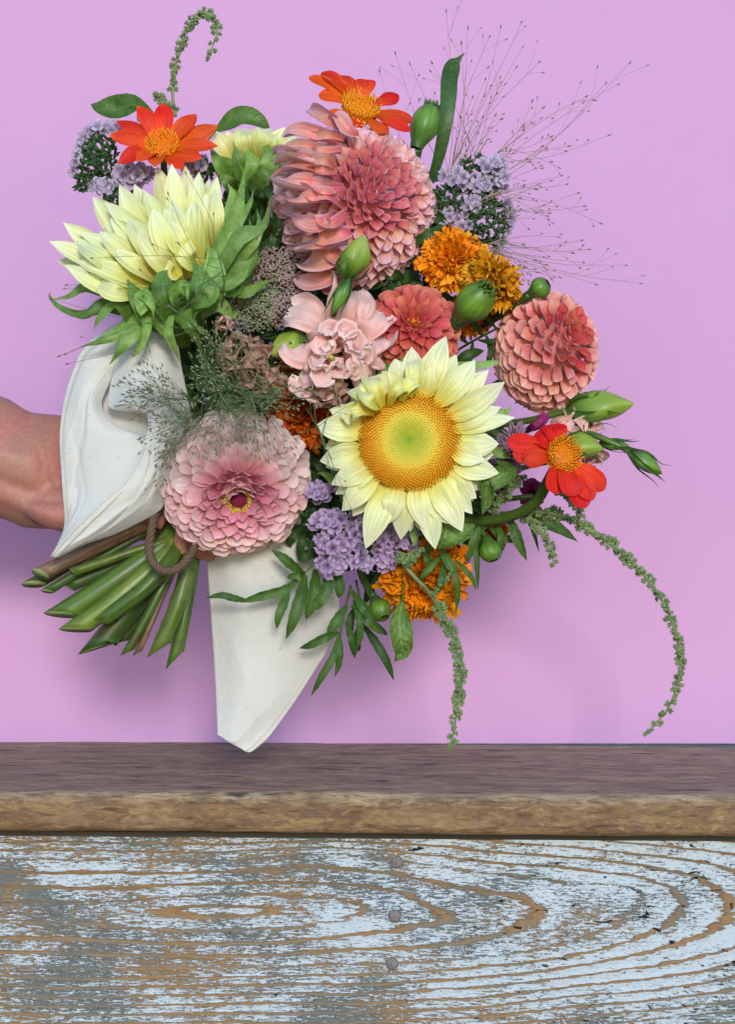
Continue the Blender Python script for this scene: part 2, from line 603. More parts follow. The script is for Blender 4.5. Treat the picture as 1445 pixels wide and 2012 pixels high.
M['amar'] = plain('amaranth_bead', (.11, .20, .06), (.32, .43, .18), 500, .5, .4, val=.15)
M['amars'] = stem_mat('amaranth_stem', (.12, .20, .07), (.24, .32, .13))
M['calyx'] = plain('statice_calyx', (.02, .065, .02), (.07, .15, .045), 600, .6, .4, val=.2)
M['sedum'] = petal_mat('sedum_floret', [(0, (.09, .14, .06)), (.4, (.30, .23, .21)), (1, (.52, .38, .38))], vein=.2, hue=.02, trans=.1)
M['sedumg'] = petal_mat('green_sedum_bud', [(0, (.06, .12, .04)), (.5, (.20, .27, .13)), (1, (.42, .46, .32))], vein=.2, trans=.1)
M['grass'] = plain('panicle_thread', (.26, .20, .15), (.42, .32, .24), 300, .6)
M['grassg'] = plain('green_panicle_thread', (.06, .12, .04), (.16, .23, .09), 300, .6)
M['seed'] = plain('panicle_seed', (.12, .10, .05), (.30, .26, .15), 900, .55)
M['seedg'] = plain('green_panicle_seed', (.14, .17, .07), (.34, .36, .20), 900, .55)
M['disc'] = None
M['florets'] = petal_mat('orange_floret', [(0, (.74, .15, .004)), (.5, (.86, .26, .006)), (1, (.92, .40, .02))], vein=.1, trans=.1)
M['zyel'] = petal_mat('yellow_floret', [(0, (.40, .22, .02)), (.5, (.66, .50, .06)), (1, (.76, .66, .16))], vein=.1, trans=.1)
M['zmag'] = plain('magenta_disc', (.20, .01, .05), (.38, .03, .10), 1500, .7, .8)
M['pistil'] = plain('pistil', (.45, .40, .05), (.66, .60, .10), 600, .5)


def radial_mat(name, stops, sc_=60):
    m, nt, out = newmat(name)
    uv = nd(nt, "ShaderNodeUVMap", uv_map="UVMap").outputs[0]
    tc = nd(nt, "ShaderNodeTexCoord").outputs["Object"]
    sep = nd(nt, "ShaderNodeSeparateXYZ")
    nt.links.new(uv, sep.inputs[0])
    n1 = noise(nt, tc, 220, 2)
    f = mth(nt, 'ADD', sep.outputs[1], mth(nt, 'MULTIPLY', mth(nt, 'SUBTRACT', n1, .5), .12))
    col = ramp(nt, f, stops)
    # U: 0 at the foot of a floret, 1 at its tip
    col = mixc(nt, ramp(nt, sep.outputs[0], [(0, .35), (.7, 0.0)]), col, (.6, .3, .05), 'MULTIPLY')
    p = princ(nt, col, .55, None, .3)
    nt.links.new(p.outputs[0], out.inputs[0])
    return m


M['disc'] = radial_mat('sunflower_disc', [(0, (.26, .42, .03)), (.16, (.46, .56, .04)), (.45, (.72, .68, .06)), (.62, (.88, .60, .03)),
                                          (.8, (.86, .47, .014)), (1, (.84, .42, .012))])


def cloth_mat():
    m, nt, out = newmat('canvas_cloth')
    tc = nd(nt, "ShaderNodeTexCoord").outputs["Object"]
    w1 = noise(nt, vmul(nt, tc, (1, 1, .12)), 1500, 2, .6)
    w2 = noise(nt, vmul(nt, tc, (.12, .12, 1)), 1500, 2, .6)
    w = mth(nt, 'ADD', w1, w2)
    big = noise(nt, tc, 26, 3)
    spk = noise(nt, tc, 420, 1)
    wr = noise(nt, vadd(nt, tc, (3.1, 0, 0)), 34, 3, .5, .4)
    col = mixc(nt, ramp(nt, big, [(.35, 0.0), (.65, 1.0)]), (.81, .81, .755), (.85, .85, .80))
    col = mixc(nt, ramp(nt, spk, [(.73, 0.0), (.78, .5)]), col, (.45, .34, .22))
    h = mth(nt, 'ADD', mth(nt, 'MULTIPLY', w, .45), mth(nt, 'MULTIPLY', wr, .9))
    p = princ(nt, col, .95, bump(nt, h, .5, .0016), .05, sheen=.3)
    t = nd(nt, "ShaderNodeBsdfTranslucent")
    nt.links.new(col, t.inputs[0])
    mx = nd(nt, "ShaderNodeMixShader")
    mx.inputs[0].default_value = .25
    nt.links.new(p.outputs[0], mx.inputs[1])
    nt.links.new(t.outputs[0], mx.inputs[2])
    nt.links.new(mx.outputs[0], out.inputs[0])
    return m


M['cloth'] = cloth_mat()
M['hemline'] = plain('hem_stitching', (.62, .50, .34), (.72, .62, .46), 900, .9)
M['twine'] = plain('jute_twine', (.10, .065, .045), (.24, .16, .11), 1400, .9, 1.0, .1)


def skin_mat():
    m, nt, out = newmat('skin')
    tc = nd(nt, "ShaderNodeTexCoord").outputs["Object"]
    n1 = noise(nt, tc, 38, 3, .5)
    n2 = noise(nt, tc, 420, 3, .6)
    n3 = noise(nt, vmul(nt, tc, (1, 1, .35)), 130, 3, .6, .6)
    col = mixc(nt, ramp(nt, n1, [(.35, 0.0), (.65, 1.0)]), (.42, .21, .15), (.52, .205, .165))
    col = mixc(nt, ramp(nt, n2, [(.4, .25), (.62, 0.0)]), col, (.20, .09, .06))
    h = mth(nt, 'ADD', mth(nt, 'MULTIPLY', n2, .35), n3)
    p = princ(nt, col, .5, bump(nt, h, .3, .0015), .35)
    p.inputs["Subsurface Weight"].default_value = .12
    p.inputs["Subsurface Radius"].default_value = (.006, .002, .001)
    nt.links.new(p.outputs[0], out.inputs[0])
    return m


M['skin'] = skin_mat()
M['nail_steel'] = plain('worn_steel', (.09, .075, .07), (.30, .27, .26), 900, .5, .8, .6)


# ------------------------------------------------------------------ setting: backdrop and bench
def backdrop_mat():
    m, nt, out = newmat('lilac_backdrop')
    tc = nd(nt, "ShaderNodeTexCoord").outputs["Object"]
    n1 = noise(nt, tc, 14, 5, .6)
    n2 = noise(nt, tc, 900, 2, .6)
    col = mixc(nt, ramp(nt, n1, [(.3, 0.0), (.7, 1.0)]), (.600, .330, .575), (.612, .342, .585))
    col = mixc(nt, ramp(nt, n2, [(.35, .10), (.65, 0.0)]), col, (.50, .24, .56))
    p = princ(nt, col, .75, bump(nt, n2, .12, .0006), .2)
    nt.links.new(p.outputs[0], out.inputs[0])
    return m


YB = 0.24                                   # the backdrop stands this far behind the bouquet
ZB = P(722, 1462, -YB)[2]                   # height of the bench top
mb = MB()
nx, nz = 2, 2
x0, x1, z0, z1 = -.9, .9, ZB + .0005, .95
for (ya, fl) in ((YB, False),):
    v = [(x0, YB, z0), (x1, YB, z0), (x1, YB, z1), (x0, YB, z1), (x0, YB + .004, z0), (x1, YB + .004, z0), (x1, YB + .004, z1), (x0, YB + .004, z1)]
    mb.add(v, [(0, 1, 2, 3), (5, 4, 7, 6), (1, 5, 6, 2), (4, 0, 3, 7), (3, 2, 6, 7), (4, 5, 1, 0)], [(0, 0)] * 8)
bd = putw('backdrop', mb, backdrop_mat(), smooth=False)
bd['kind'] = 'structure'

TILT = math.radians(0.42)                   # the bench runs a touch down to the right


def fbm(x, y, seed, octs=4):
    r = np.random.RandomState(seed)
    out = 0
    a = 1.0
    for o in range(octs):
        for k in range(3):
            fx, fy = r.uniform(-1, 1, 2) * 2 ** o
            out = out + a * np.sin(x * fx + y * fy + r.uniform(0, 6.3))
        a *= .5
    return out / 3


def slab_mat():
    m, nt, out = newmat('weathered_plank')
    uv = nd(nt, "ShaderNodeUVMap", uv_map="UVMap").outputs[0]        # x along the plank, y round its section (0.1 m units)
    sep = nd(nt, "ShaderNodeSeparateXYZ")
    nt.links.new(uv, sep.inputs[0])
    g1 = noise(nt, vmul(nt, uv, (1.1, 3.6, 1)), 1.7, 7, .70, .5)
    g2 = noise(nt, vmul(nt, uv, (2.2, 13, 1)), 1.6, 6, .7, .4)
    b1 = noise(nt, vmul(nt, uv, (1.2, 2.6, 1)), 1.6, 4, .6)
    fl = noise(nt, vmul(nt, uv, (7, 17, 1)), 1.4, 6, .7, .8)
    top = mixc(nt, ramp(nt, g1, [(.3, 0.0), (.7, 1.0)]), (.22, .15, .085), (.62, .47, .28))
    top = mixc(nt, ramp(nt, b1, [(.45, 0.0), (.75, .55)]), top, (.28, .21, .20))
    top = mixc(nt, ramp(nt, g2, [(.34, .75), (.48, 0.0)]), top, (.05, .035, .035))
    top = mixc(nt, ramp(nt, g2, [(.56, 0.0), (.70, .5)]), top, (.34, .28, .27))
    crk = noise(nt, vadd(nt, vmul(nt, uv, (1.5, 5.5, 1)), (4.2, 1.7, 0)), 1.3, 3, .5, .3)
    fib = noise(nt, vmul(nt, uv, (6, 34, 1)), 1.6, 4, .7)
    top = mixc(nt, ramp(nt, fib, [(.36, .55), (.5, 0.0)]), top, (.09, .06, .04))
    top = mixc(nt, ramp(nt, fib, [(.56, 0.0), (.68, .5)]), top, (.62, .52, .42))
    top = mixc(nt, ramp(nt, crk, [(.64, 0.0), (.68, .8)]), top, (.035, .025, .022))
    frt = mixc(nt, ramp(nt, g1, [(.3, 0.0), (.65, 1.0)]), (.15, .08, .036), (.36, .225, .105))
    frt = mixc(nt, ramp(nt, fl, [(.5, 0.0), (.58, .75)]), frt, (.16, .095, .07))
    frt = mixc(nt, ramp(nt, fl, [(.36, .6), (.44, 0.0)]), frt, (.44, .32, .18))
    frt = mixc(nt, ramp(nt, b1, [(.35, .5), (.5, 0.0)]), frt, (.34, .23, .12))
    frt = mixc(nt, ramp(nt, g2, [(.34, .75), (.47, 0.0)]), frt, (.07, .035, .016))
    frt = mixc(nt, ramp(nt, g1, [(.60, 0.0), (.72, .6)]), frt, (.50, .31, .13))
    ff = nd(nt, "ShaderNodeMapRange")
    nt.links.new(mth(nt, 'ADD', sep.outputs[1], mth(nt, 'MULTIPLY', mth(nt, 'SUBTRACT', fl, .5), .18)), ff.inputs[0])
    ff.inputs[1].default_value = EDGE - .01
    ff.inputs[2].default_value = EDGE + .05
    col = mixc(nt, ff.outputs[0], top, frt)
    h = mth(nt, 'ADD', g1, mth(nt, 'MULTIPLY', g2, .6))
    h = mth(nt, 'ADD', h, mth(nt, 'MULTIPLY', fl, .5))
    p = princ(nt, col, .75, bump(nt, h, 1.0, .0022), .25)
    nt.links.new(p.outputs[0], out.inputs[0])
    return m


bench = thing('wooden_bench', 'weathered wooden bench with a brown top plank over a peeling white painted board', 'bench',
              (0, -.11, ZB))
YF = P(0, 0, .015)[1]                      # front edge of the plank
TH = .0255
prof = []                                   # section: from the back, over the top, round the nose, under
for y in np.linspace(YB + .03, YF + .010, 12): prof.append((y, 0))
for a in np.linspace(15, 90, 6): prof.append((YF + .010 - .010 * math.sin(math.radians(a)), -.010 + .010 * math.cos(math.radians(a))))
for z in np.linspace(-.013, -TH + .006, 6): prof.append((YF, z))
for a in np.linspace(15, 90, 5): prof.append((YF + .006 - .006 * math.cos(math.radians(a)), -TH + .006 - .006 * math.sin(math.radians(a))))
prof.append((YF + .1, -TH))
prof.append((YB + .03, -TH))
prof = np.array(prof)
arc = np.concatenate([[0], np.cumsum(np.linalg.norm(np.diff(prof, axis=0), axis=1))])
EDGE = arc[14] * 10
xs = np.linspace(-.55, .55, 500)
g = np.zeros((len(prof), len(xs), 3))
uvg = np.zeros((len(prof), len(xs), 2))
for i, (y, z) in enumerate(prof):
    w1 = fbm(xs * 18, xs * 0 + i * .2, 5) * .0011 + fbm(xs * 90, xs * 0 + i * .5, 6) * .0006
    g[i, :, 0] = xs
    g[i, :, 1] = y + (w1 if 10 < i < 30 else 0)
    g[i, :, 2] = z + ZB - xs * math.tan(TILT) + (w1 * .5 if i < 30 and i > 0 else 0)
    uvg[i, :, 0] = xs * 10
    uvg[i, :, 1] = arc[i] * 10
mb = MB()
mb.grid(g, uvg)
putw('top_plank', mb, slab_mat(), bench)
top_arc = arc[12] * 10


def board_mat():
    m, nt, out = newmat('peeling_painted_board')
    uv = nd(nt, "ShaderNodeUVMap", uv_map="UVMap").outputs[0]        # photo-sized units: 1 = 100 px of board
    at = nd(nt, "ShaderNodeAttribute", attribute_name="rings").outputs["Fac"]
    sep = nd(nt, "ShaderNodeSeparateXYZ")
    nt.links.new(uv, sep.inputs[0])
    wob = noise(nt, vmul(nt, uv, (.7, 4, 1)), 2.0, 3, .6)
    gg = mth(nt, 'ADD', at, mth(nt, 'MULTIPLY', mth(nt, 'SUBTRACT', wob, .5), .60))
    fr = mth(nt, 'FRACT', gg)
    rid = nd(nt, "ShaderNodeMath", operation='FLOOR')
    nt.links.new(gg, rid.inputs[0])
    wn_ = nd(nt, "ShaderNodeTexWhiteNoise", noise_dimensions='1D')
    nt.links.new(rid.outputs[0], wn_.inputs["W"])
    rr = wn_.outputs[0]
    ring = ramp(nt, fr, [(0, 0.0), (.05, .8), (.13, 1.0), (.22, .45), (.30, 0.0)])       # latewood band of each ring
    ring = mth(nt, 'MULTIPLY', ring, mth(nt, 'ADD', .25, mth(nt, 'MULTIPLY', rr, .9)))
    fine = mth(nt, 'SINE', mth(nt, 'MULTIPLY', gg, 6.283 * 4))
    n_st = noise(nt, vmul(nt, uv, (2.6, 17, 1)), 1.6, 6, .72, .6)
    n_fl = noise(nt, vmul(nt, uv, (8, 22, 1)), 1.5, 6, .72, 1.2)
    n_big = noise(nt, vmul(nt, uv, (.30, .55, 1)), 1.3, 3, .55)
    n_big2 = noise(nt, vadd(nt, vmul(nt, uv, (.5, .9, 1)), (7.7, 3.3, 0)), 1.1, 3, .6)
    fib = noise(nt, vmul(nt, uv, (1.2, 60, 1)), 1.5, 4, .6)
    bare = mixc(nt, ramp(nt, fib, [(.3, 0.0), (.7, 1.0)]), (.21, .125, .055), (.40, .245, .11))
    bare = mixc(nt, ramp(nt, n_big2, [(.55, 0.0), (.72, .5)]), bare, (.34, .15, .055))
    grey = mixc(nt, ramp(nt, n_fl, [(.3, 0.0), (.7, 1.0)]), (.075, .098, .10), (.20, .225, .21))
    gfac = ramp(nt, mth(nt, 'ADD', mth(nt, 'MULTIPLY', n_big, .7), mth(nt, 'MULTIPLY', n_st, .3)), [(.46, 0.0), (.54, .9)])
    gfac = mth(nt, 'MULTIPLY', gfac, mth(nt, 'SUBTRACT', 1.0, mth(nt, 'MULTIPLY', ring, .8)), clamp=True)
    base = mixc(nt, gfac, bare, grey)
    base = mixc(nt, mth(nt, 'MULTIPLY', ramp(nt, fine, [(.7, 0.0), (1.0, .4)]), 1.0), base, (.07, .05, .035))
    pv = mth(nt, 'ADD', mth(nt, 'MULTIPLY', n_st, .58), mth(nt, 'MULTIPLY', n_fl, .40))
    pv = mth(nt, 'ADD', pv, mth(nt, 'MULTIPLY', mth(nt, 'ADD', mth(nt, 'MULTIPLY', n_big2, .6), mth(nt, 'MULTIPLY', n_big, -.35)), .50))
    pv = mth(nt, 'SUBTRACT', pv, mth(nt, 'MULTIPLY', ring, .26))
    pv = mth(nt, 'ADD', pv, mth(nt, 'MULTIPLY', sep.outputs[0], .0045))
    paint = ramp(nt, pv, [(.557, 0.0), (.572, 1.0)])
    rim = ramp(nt, pv, [(.527, 0.0), (.551, .85), (.562, 0.0)])
    white = mixc(nt, ramp(nt, n_fl, [(.35, 0.0), (.6, 1.0)]), (.42, .50, .56), (.58, .66, .72))
    col = mixc(nt, mth(nt, 'MULTIPLY', rim, .6), base, (.05, .055, .05))
    col = mixc(nt, paint, col, white)
    crk = noise(nt, vadd(nt, vmul(nt, uv, (1.5, 4.5, 1)), (1.3, 9.1, 0)), 1.5, 4, .65, .6)
    crk2 = ramp(nt, mth(nt, 'ADD', crk, mth(nt, 'MULTIPLY', sep.outputs[0], .008)), [(.735, 0.0), (.75, 1.0)])
    col = mixc(nt, crk2, col, (.012, .010, .009))
    h = mth(nt, 'ADD', mth(nt, 'MULTIPLY', paint, .5), mth(nt, 'MULTIPLY', ring, .5))
    h = mth(nt, 'ADD', h, mth(nt, 'MULTIPLY', fib, .35))
    h = mth(nt, 'SUBTRACT', h, crk2)
    p = princ(nt, col, .65, bump(nt, h, .8, .0012), .3)
    nt.links.new(p.outputs[0], out.inputs[0])
    return m


dB = -.008                                   # the board hangs a little behind the plank's nose
gx = np.linspace(-60, 1510, 420)
gy = np.linspace(1648, 2060, 130)
PX, PY = np.meshgrid(gx, gy, indexing='xy')
dx = PX - 490
zc = 1790 - .012 * dx
rx = np.where(dx > 0, 7.4, 21.0)
r = np.sqrt((dx / rx) ** 2 + ((PY - zc) * np.where(PY > zc, .93, 1.05)) ** 2 + 20)
r = r + fbm(PX / 150, PY / 60, 21, 3) * 9 + fbm(PX / 420, PY / 140, 25, 2) * 12
for (kx, ky, ka, sx_, sy_) in ((1215, 1752, -13, 60, 26), (210, 1760, 10, 150, 30), (860, 1765, 8, 60, 20), (640, 1690, -9, 120, 25)):
    r = r + ka * np.exp(-((PX - kx) / sx_) ** 2 - ((PY - ky) / sy_) ** 2)
rings = np.where(r < 105, r / 25.0, 105 / 25.0 + (r - 105) / 16.5)
fr = (rings % 1.0)
relief = np.interp(fr, [0, .1, .25, .45, 1], [-.2, .5, 1, 0, -.2]) * .0007
g = np.zeros(PX.shape + (3,))
k = (D - dB) / D * S
g[..., 0] = (PX - 722.5) * k
g[..., 1] = -dB - relief
g[..., 2] = -(PY - 1006) * k - g[..., 0] * math.tan(TILT)
mb = MB()
mb.grid(g, np.stack([PX / 100, PY / 100], -1))
ap = MB()
yy0, yy1 = -dB + .022, -dB + .045
zt, zb_ = ZB - TH - .002, g[-1, 0, 2]
v8 = [(x_, y_, z_ - (x_ * math.tan(TILT))) for z_ in (zb_, zt) for y_ in (yy0, yy1) for x_ in (-.55, .55)]
ap.add(v8, [(0, 1, 5, 4), (3, 2, 6, 7), (1, 3, 7, 5), (2, 0, 4, 6), (4, 5, 7, 6), (2, 3, 1, 0)], [(0, 0)] * 8)
putw('gap_backing', ap, plain('dark_gap_backing', (.05, .03, .018), (.12, .075, .04), 60, .8, .4, .2, (.1, 1, 1)), bench, smooth=False)  # added dark box behind the slit, keeps the gap under the plank dark
back = np.array([(g[0, 0, 0], -dB + .02, g[0, 0, 2]), (g[0, -1, 0], -dB + .02, g[0, -1, 2]), (g[-1, -1, 0], -dB + .02, g[-1, -1, 2]), (g[-1, 0, 0], -dB + .02, g[-1, 0, 2])])
mb.add(back, [(0, 1, 2, 3)], [(0, 0)] * 4)
fbd = putw('front_board', mb, board_mat(), bench)
at = fbd.data.attributes.new("rings", 'FLOAT', 'POINT')
vals = np.concatenate([rings.ravel(), np.zeros(4)]).astype(np.float32)
at.data.foreach_set("value", vals)

for (nx_, ny_) in ((780, 1694), (775, 1800), (770, 1893)):
    c = P(nx_, ny_, dB)
    mb = MB()
    rr = np.array([0, .0016, .0032, .0041, .0043, .0043])
    zz = np.array([.0021, .0021, .0017, .0010, .0002, -.0030])
    a = np.arange(18) / 18 * 2 * math.pi
    g = np.stack([c[0] + rr[:, None] * np.cos(a) * (1 + .04 * np.cos(3 * a)), c[1] - zz[:, None] + 0 * a - .0006 * np.cos(a) * rr[:, None] / .004,
                  c[2] + rr[:, None] * np.sin(a)], -1)
    mb.grid(g, wrap=True)
    putw('nail', mb, M['nail_steel'], bench, origin=c)


# ------------------------------------------------------------------ flowers
GRIP = P(325, 1015, -.005)


def axw(axis):
    return nrm((axis[0], -axis[2], axis[1]))


def stem_part(th, base, rad=.0024, mat='stem', via=None, back=.045):
    b = np.asarray(base, float)
    e = GRIP + np.array((jit(.010), jit(.008) + .004, jit(.010)))
    pts = [b] + (list(PP(via)) if via else [])
    last = pts[-1]
    pts.append(last * .55 + e * .45 + np.array((0, back * (1 if not via else .4), -.004)))
    pts.append(e)
    mb = MB()
    mb.tube(pts, rad, 7, n=16)
    return putw('stem', mb, M[mat], th)


def pvariants(name, n, fn, mat):
    out = []
    for i in range(n):
        mb = MB()
        mb.grid(fn(i))
        out.append(mb.mesh(name, mat))
    return out


def seg(th, name, pts, W, prof, mat, **k):
    mb = MB()
    mb.grid(ribbon(PP(pts) if len(pts[0]) == 3 and k.pop('px', True) else np.array(pts), W * S, prof, **k))
    return putw(name, mb, M[mat], th)


GA = math.pi * (3 - math.sqrt(5))


def dahlia(th, N, core, L0, L1, W0, W1, psimax, lean, meshes_in, meshes_out, flat=.8, asym=None, fin=.18, pw=.55, Lp=1.0):
    for i in range(N):
        f = (i + .5) / N
        phi = i * GA + jit(.12)
        psi = psimax * f ** pw
        r = core * math.sin(psi)
        h = core * flat * math.cos(psi)
        el = math.pi / 2 - psi - lean * min(1, .40 + f * 1.5) + jit(.09)
        L = L0 + (L1 - L0) * f ** Lp
        W = W0 + (W1 - W0) * f ** .7
        if asym:
            a = asym(phi, f)
            L *= a
            W *= 1 + (a - 1) * .6
        L *= 1 + jit(.08)
        me = random.choice(meshes_in if f < fin else meshes_out)
        put('petal', me, th, pm(phi, r, h, el, W, L, jit(.25)))


def core_dome(th, r, flat, mat):
    mb = MB()
    a = np.arange(20) / 20 * 2 * math.pi
    ps = np.radians(np.linspace(1, 125, 12))
    g = np.array([[(r * math.sin(p_) * math.cos(b), r * math.sin(p_) * math.sin(b), r * flat * math.cos(p_)) for b in a] for p_ in ps])
    mb.grid(g, wrap=True)
    return put('receptacle', mb.mesh('dahlia_receptacle', M[mat]), th)


def calyx_cup(th, r, dep, mat='bract_d', z=-.0):
    mb = MB()
    prof_ = [(0.001, -dep), (r * .35, -dep * .95), (r * .75, -dep * .6), (r, -dep * .1), (r * .9, 0), (.001, dep * .05)]
    a = np.arange(16) / 16 * 2 * math.pi
    g = np.array([[(q * math.cos(b), q * math.sin(b), zz + z) for b in a] for q, zz in prof_])
    mb.grid(g, wrap=True)
    return put('calyx', mb.mesh('calyx', M[mat]), th)


# --- large dahlia -------------------------------------------------------------------------------
t = thing('dahlia', 'largest bloom, a shaggy salmon pink dahlia with lilac edges near the top of the bouquet', 'flower',
          P(708, 400, .022), (.32, .12, .88), 'dahlias in the bouquet')
din = pvariants('dahlia_inner_petal', 3, lambda i: lpetal(1, 1, 'round', 1.15, .55 - .2 * i, n=9, ns=7, ruf=.05, ph=i), M['dahlia_in'])
dou = pvariants('dahlia_petal', 6, lambda i: lpetal(1, 1, 'point', (1.15, .9, 1.4, .8, 1.05, 1.5)[i], (-.5, .35, -.2, -.8, .6, .1)[i], n=11, ns=7,
                                                    ruf=.12, rf=2, ph=i * 1.3, e0=.1), M['dahlia'])


def dh_asym(phi, f):
    left = max(0, -math.cos(phi - .25))
    return 1 + (.22 * left - .02 * max(0, math.cos(phi))) * min(1, f * 1.6)


dahlia(t, 430, .0395, .0095, .0205, .0046, .0086, math.radians(108), math.radians(52), din, dou, .74, dh_asym, .13, .56)
core_dome(t, .0365, .72, 'dahlia_in')
calyx_cup(t, .016, .03, z=-.012)
# the long loose petals that curl out on the left
for pts, W in ((((660, 372, .066), (604, 368, .082), (556, 364, .076), (528, 350, .060)), 34), (((655, 352, .066), (608, 330, .080), (556, 336, .068), (522, 366, .054)), 22),
               (((650, 335, .064), (600, 318, .078), (560, 318, .068), (538, 326, .054)), 27), (((655, 305, .058), (604, 296, .070), (560, 296, .060), (535, 306, .046)), 25),
               (((665, 280, .052), (618, 266, .062), (580, 260, .052), (553, 268, .040)), 25), (((690, 262, .046), (650, 238, .054), (624, 224, .046), (607, 216, .034)), 24),
               (((655, 395, .068), (622, 392, .086), (580, 398, .080), (556, 384, .064)), 24), (((665, 420, .066), (630, 446, .082), (596, 446, .074), (577, 418, .060)), 28),
               (((680, 446, .064), (640, 474, .076), (602, 488, .066), (572, 490, .050)), 31), (((690, 486, .058), (650, 508, .070), (612, 522, .060), (586, 522, .044)), 33),
               (((696, 505, .052), (652, 540, .062), (612, 555, .052), (576, 546, .042)), 26), (((712, 508, .054), (688, 550, .062), (655, 570, .052), (634, 560, .042)), 27)):
    for kk_ in range(2):
        pj = [(p_[0] + jit(7) * kk_, p_[1] + (12 + jit(5)) * kk_ * (q_ / 3.), p_[2] - .004 * kk_) for q_, p_ in enumerate(pts)]
        if kk_ == 1:                         # a shorter one lying over the first
            o_ = np.array(pts[0])
            pj = [tuple(o_ + (np.array(p_) - o_) * .60 + np.array((12 + jit(6), jit(10), .010))) for p_ in pts]
        seg(t, 'petal', pj, W * (.92 - .2 * kk_), 'point', 'dahlia', cup=random.choice((1.0, 1.4, 1.7)), roll=jit(.8), n=17, ns=11, ruf=.22, rf=2, ph=jit(3), nr=(.15 + jit(.15), -1, .40 + jit(.2)))
stem_part(t, P(700, 410, .015), .003)

# --- ball dahlia --------------------------------------------------------------------------------
t = thing('dahlia', 'round peach pink ball dahlia sticking out alone at the right of the bouquet', 'flower',
          P(1074, 690, .030), (.45, .25, .80), 'dahlias in the bouquet')
bin_ = pvariants('ball_dahlia_inner_petal', 2, lambda i: lpetal(1, 1, 'spoon', 1.3, .6, n=9, ns=7), M['coral'])
bou = pvariants('ball_dahlia_petal', 4, lambda i: lpetal(1, 1, 'spoon', 1.25 - .15 * i, .12 + .1 * i, n=10, ns=7, ruf=.05, ph=i), M['ball'])
dahlia(t, 250, .0240, .0080, .0140, .0046, .0082, math.radians(132), math.radians(56), bin_, bou, 1.10, None, .10, .57, .6)
core_dome(t, .0224, 1.10, 'ball')
calyx_cup(t, .014, .03, z=-.012)
stem_part(t, P(1062, 690, .015), .0024, 'stemd', via=[(1000, 740, .0)])
t.scale = (.95, 1.14, 1)

# --- coral zinnia-like dahlia ---------------------------------------------------------------------
t = thing('dahlia', 'coral red dahlia tucked between the pale pink bloom and the open sunflower', 'flower',
          P(812, 642, .052), (.05, .24, .93), 'dahlias in the bouquet')
cin = pvariants('coral_inner_petal', 3, lambda i: lpetal(1, 1, 'point', 1.1, .5, n=8, ns=5), M['coral'])
cou = pvariants('coral_petal', 4, lambda i: lpetal(1, 1, 'spoon', .75 + .15 * i, .1 - .12 * i, n=10, ns=7, ruf=.05, ph=i), M['coral'])
dahlia(t, 96, .0125, .006, .0225, .0024, .0070, math.radians(98), math.radians(30), cin, cou, .6, None, .26, .6)
core_dome(t, .0112, .58, 'coral')
mb = MB()
for i in range(40):
    a = random.uniform(0, 6.28); q = random.uniform(0, .0028)
    mb.drop((q * math.cos(a), q * math.sin(a), .006), (q * 1.5 * math.cos(a), q * 1.5 * math.sin(a), .0105 + jit(.001)), .0005, 4)
put('flower_centre', mb.mesh('coral_centre', M['florets']), t)['kind'] = 'stuff'
calyx_cup(t, .01, .02, z=-.008)
stem_part(t, P(800, 650, .02), .0022)

# --- pink zinnia --------------------------------------------------------------------------------
t = thing('zinnia', 'large many petalled pink zinnia with a magenta centre beside the white cloth', 'flower',
          P(463, 955, .052), (.15, -.40, .91), 'zinnias in the bouquet')
zin = pvariants('zinnia_inner_petal', 3, lambda i: lpetal(1, 1, 'spoon', .9, .25 + .2 * i, n=9, ns=7, ruf=.06, ph=i), M['zinnia'])
zou = pvariants('zinnia_petal', 5, lambda i: lpetal(1, 1, 'spoon', (.45, .7, .3, .55, .85)[i], (-.25, -.1, -.45, .05, -.3)[i], n=12, ns=7,
                                                    ruf=.10, ph=i * 1.1), M['zinnia_out'])
zpa = pvariants('zinnia_petal', 4, lambda i: lpetal(1, 1, 'spoon', (.45, .7, .9, .55)[i], (-.25, .15, -.4, -.1)[i], n=10, ns=7, ruf=.12, ph=i * 1.1), M['zinnia_pale'])
RG = [(9, .0068, .0205, 60, .0100, .0042), (12, .0085, .0195, 50, .0115, .0046), (15, .0105, .0180, 41, .0130, .0050), (18, .0128, .0165, 33, .0142, .0052),
      (20, .0152, .0148, 26, .0152, .0053), (22, .0178, .0126, 20, .0160, .0055), (24, .0204, .0100, 14, .0166, .0056), (26, .0228, .0070, 7, .0170, .0058),
      (27, .0246, .0035, 0, .0172, .0060), (27, .0258, -.0005, -9, .0172, .0060), (27, .0262, -.0045, -20, .0170, .0060)]
for j, (n, r, h, el, L, W) in enumerate(RG):
    for i in range(n):
        phi = (i + .5 * (j % 2) + jit(.34)) / n * 2 * math.pi + j * .31
        up = math.sin(phi)
        e = el + jit(9) + (16 * max(0, up) if j < 4 else 0)
        put('petal', random.choice(zin if j < 4 else (zpa if up > .15 + .1 * jit(1) and j > 4 else zou)), t,
            pm(phi, r, h + jit(.0006), math.radians(e), W * (1 + jit(.08)), L * (1 + jit(.08)) * (1.10 if up > .2 and j > 4 else 1), jit(.18)))
mb = MB()
for i in range(26):
    a = i * GA; q = .0044 + .0016 * (i % 3) * .7
    for b in range(4):
        c = a + (b - 1.5) * .16
        mb.drop((q * math.cos(c), q * math.sin(c), .0195), ((q + .0026 + jit(.001)) * math.cos(c), (q + .0026 + jit(.001)) * math.sin(c), .0222 + jit(.0012)), .0008, 4)
put('yellow_florets', mb.mesh('zinnia_florets', M['zyel']), t)['kind'] = 'stuff'
mb = MB()
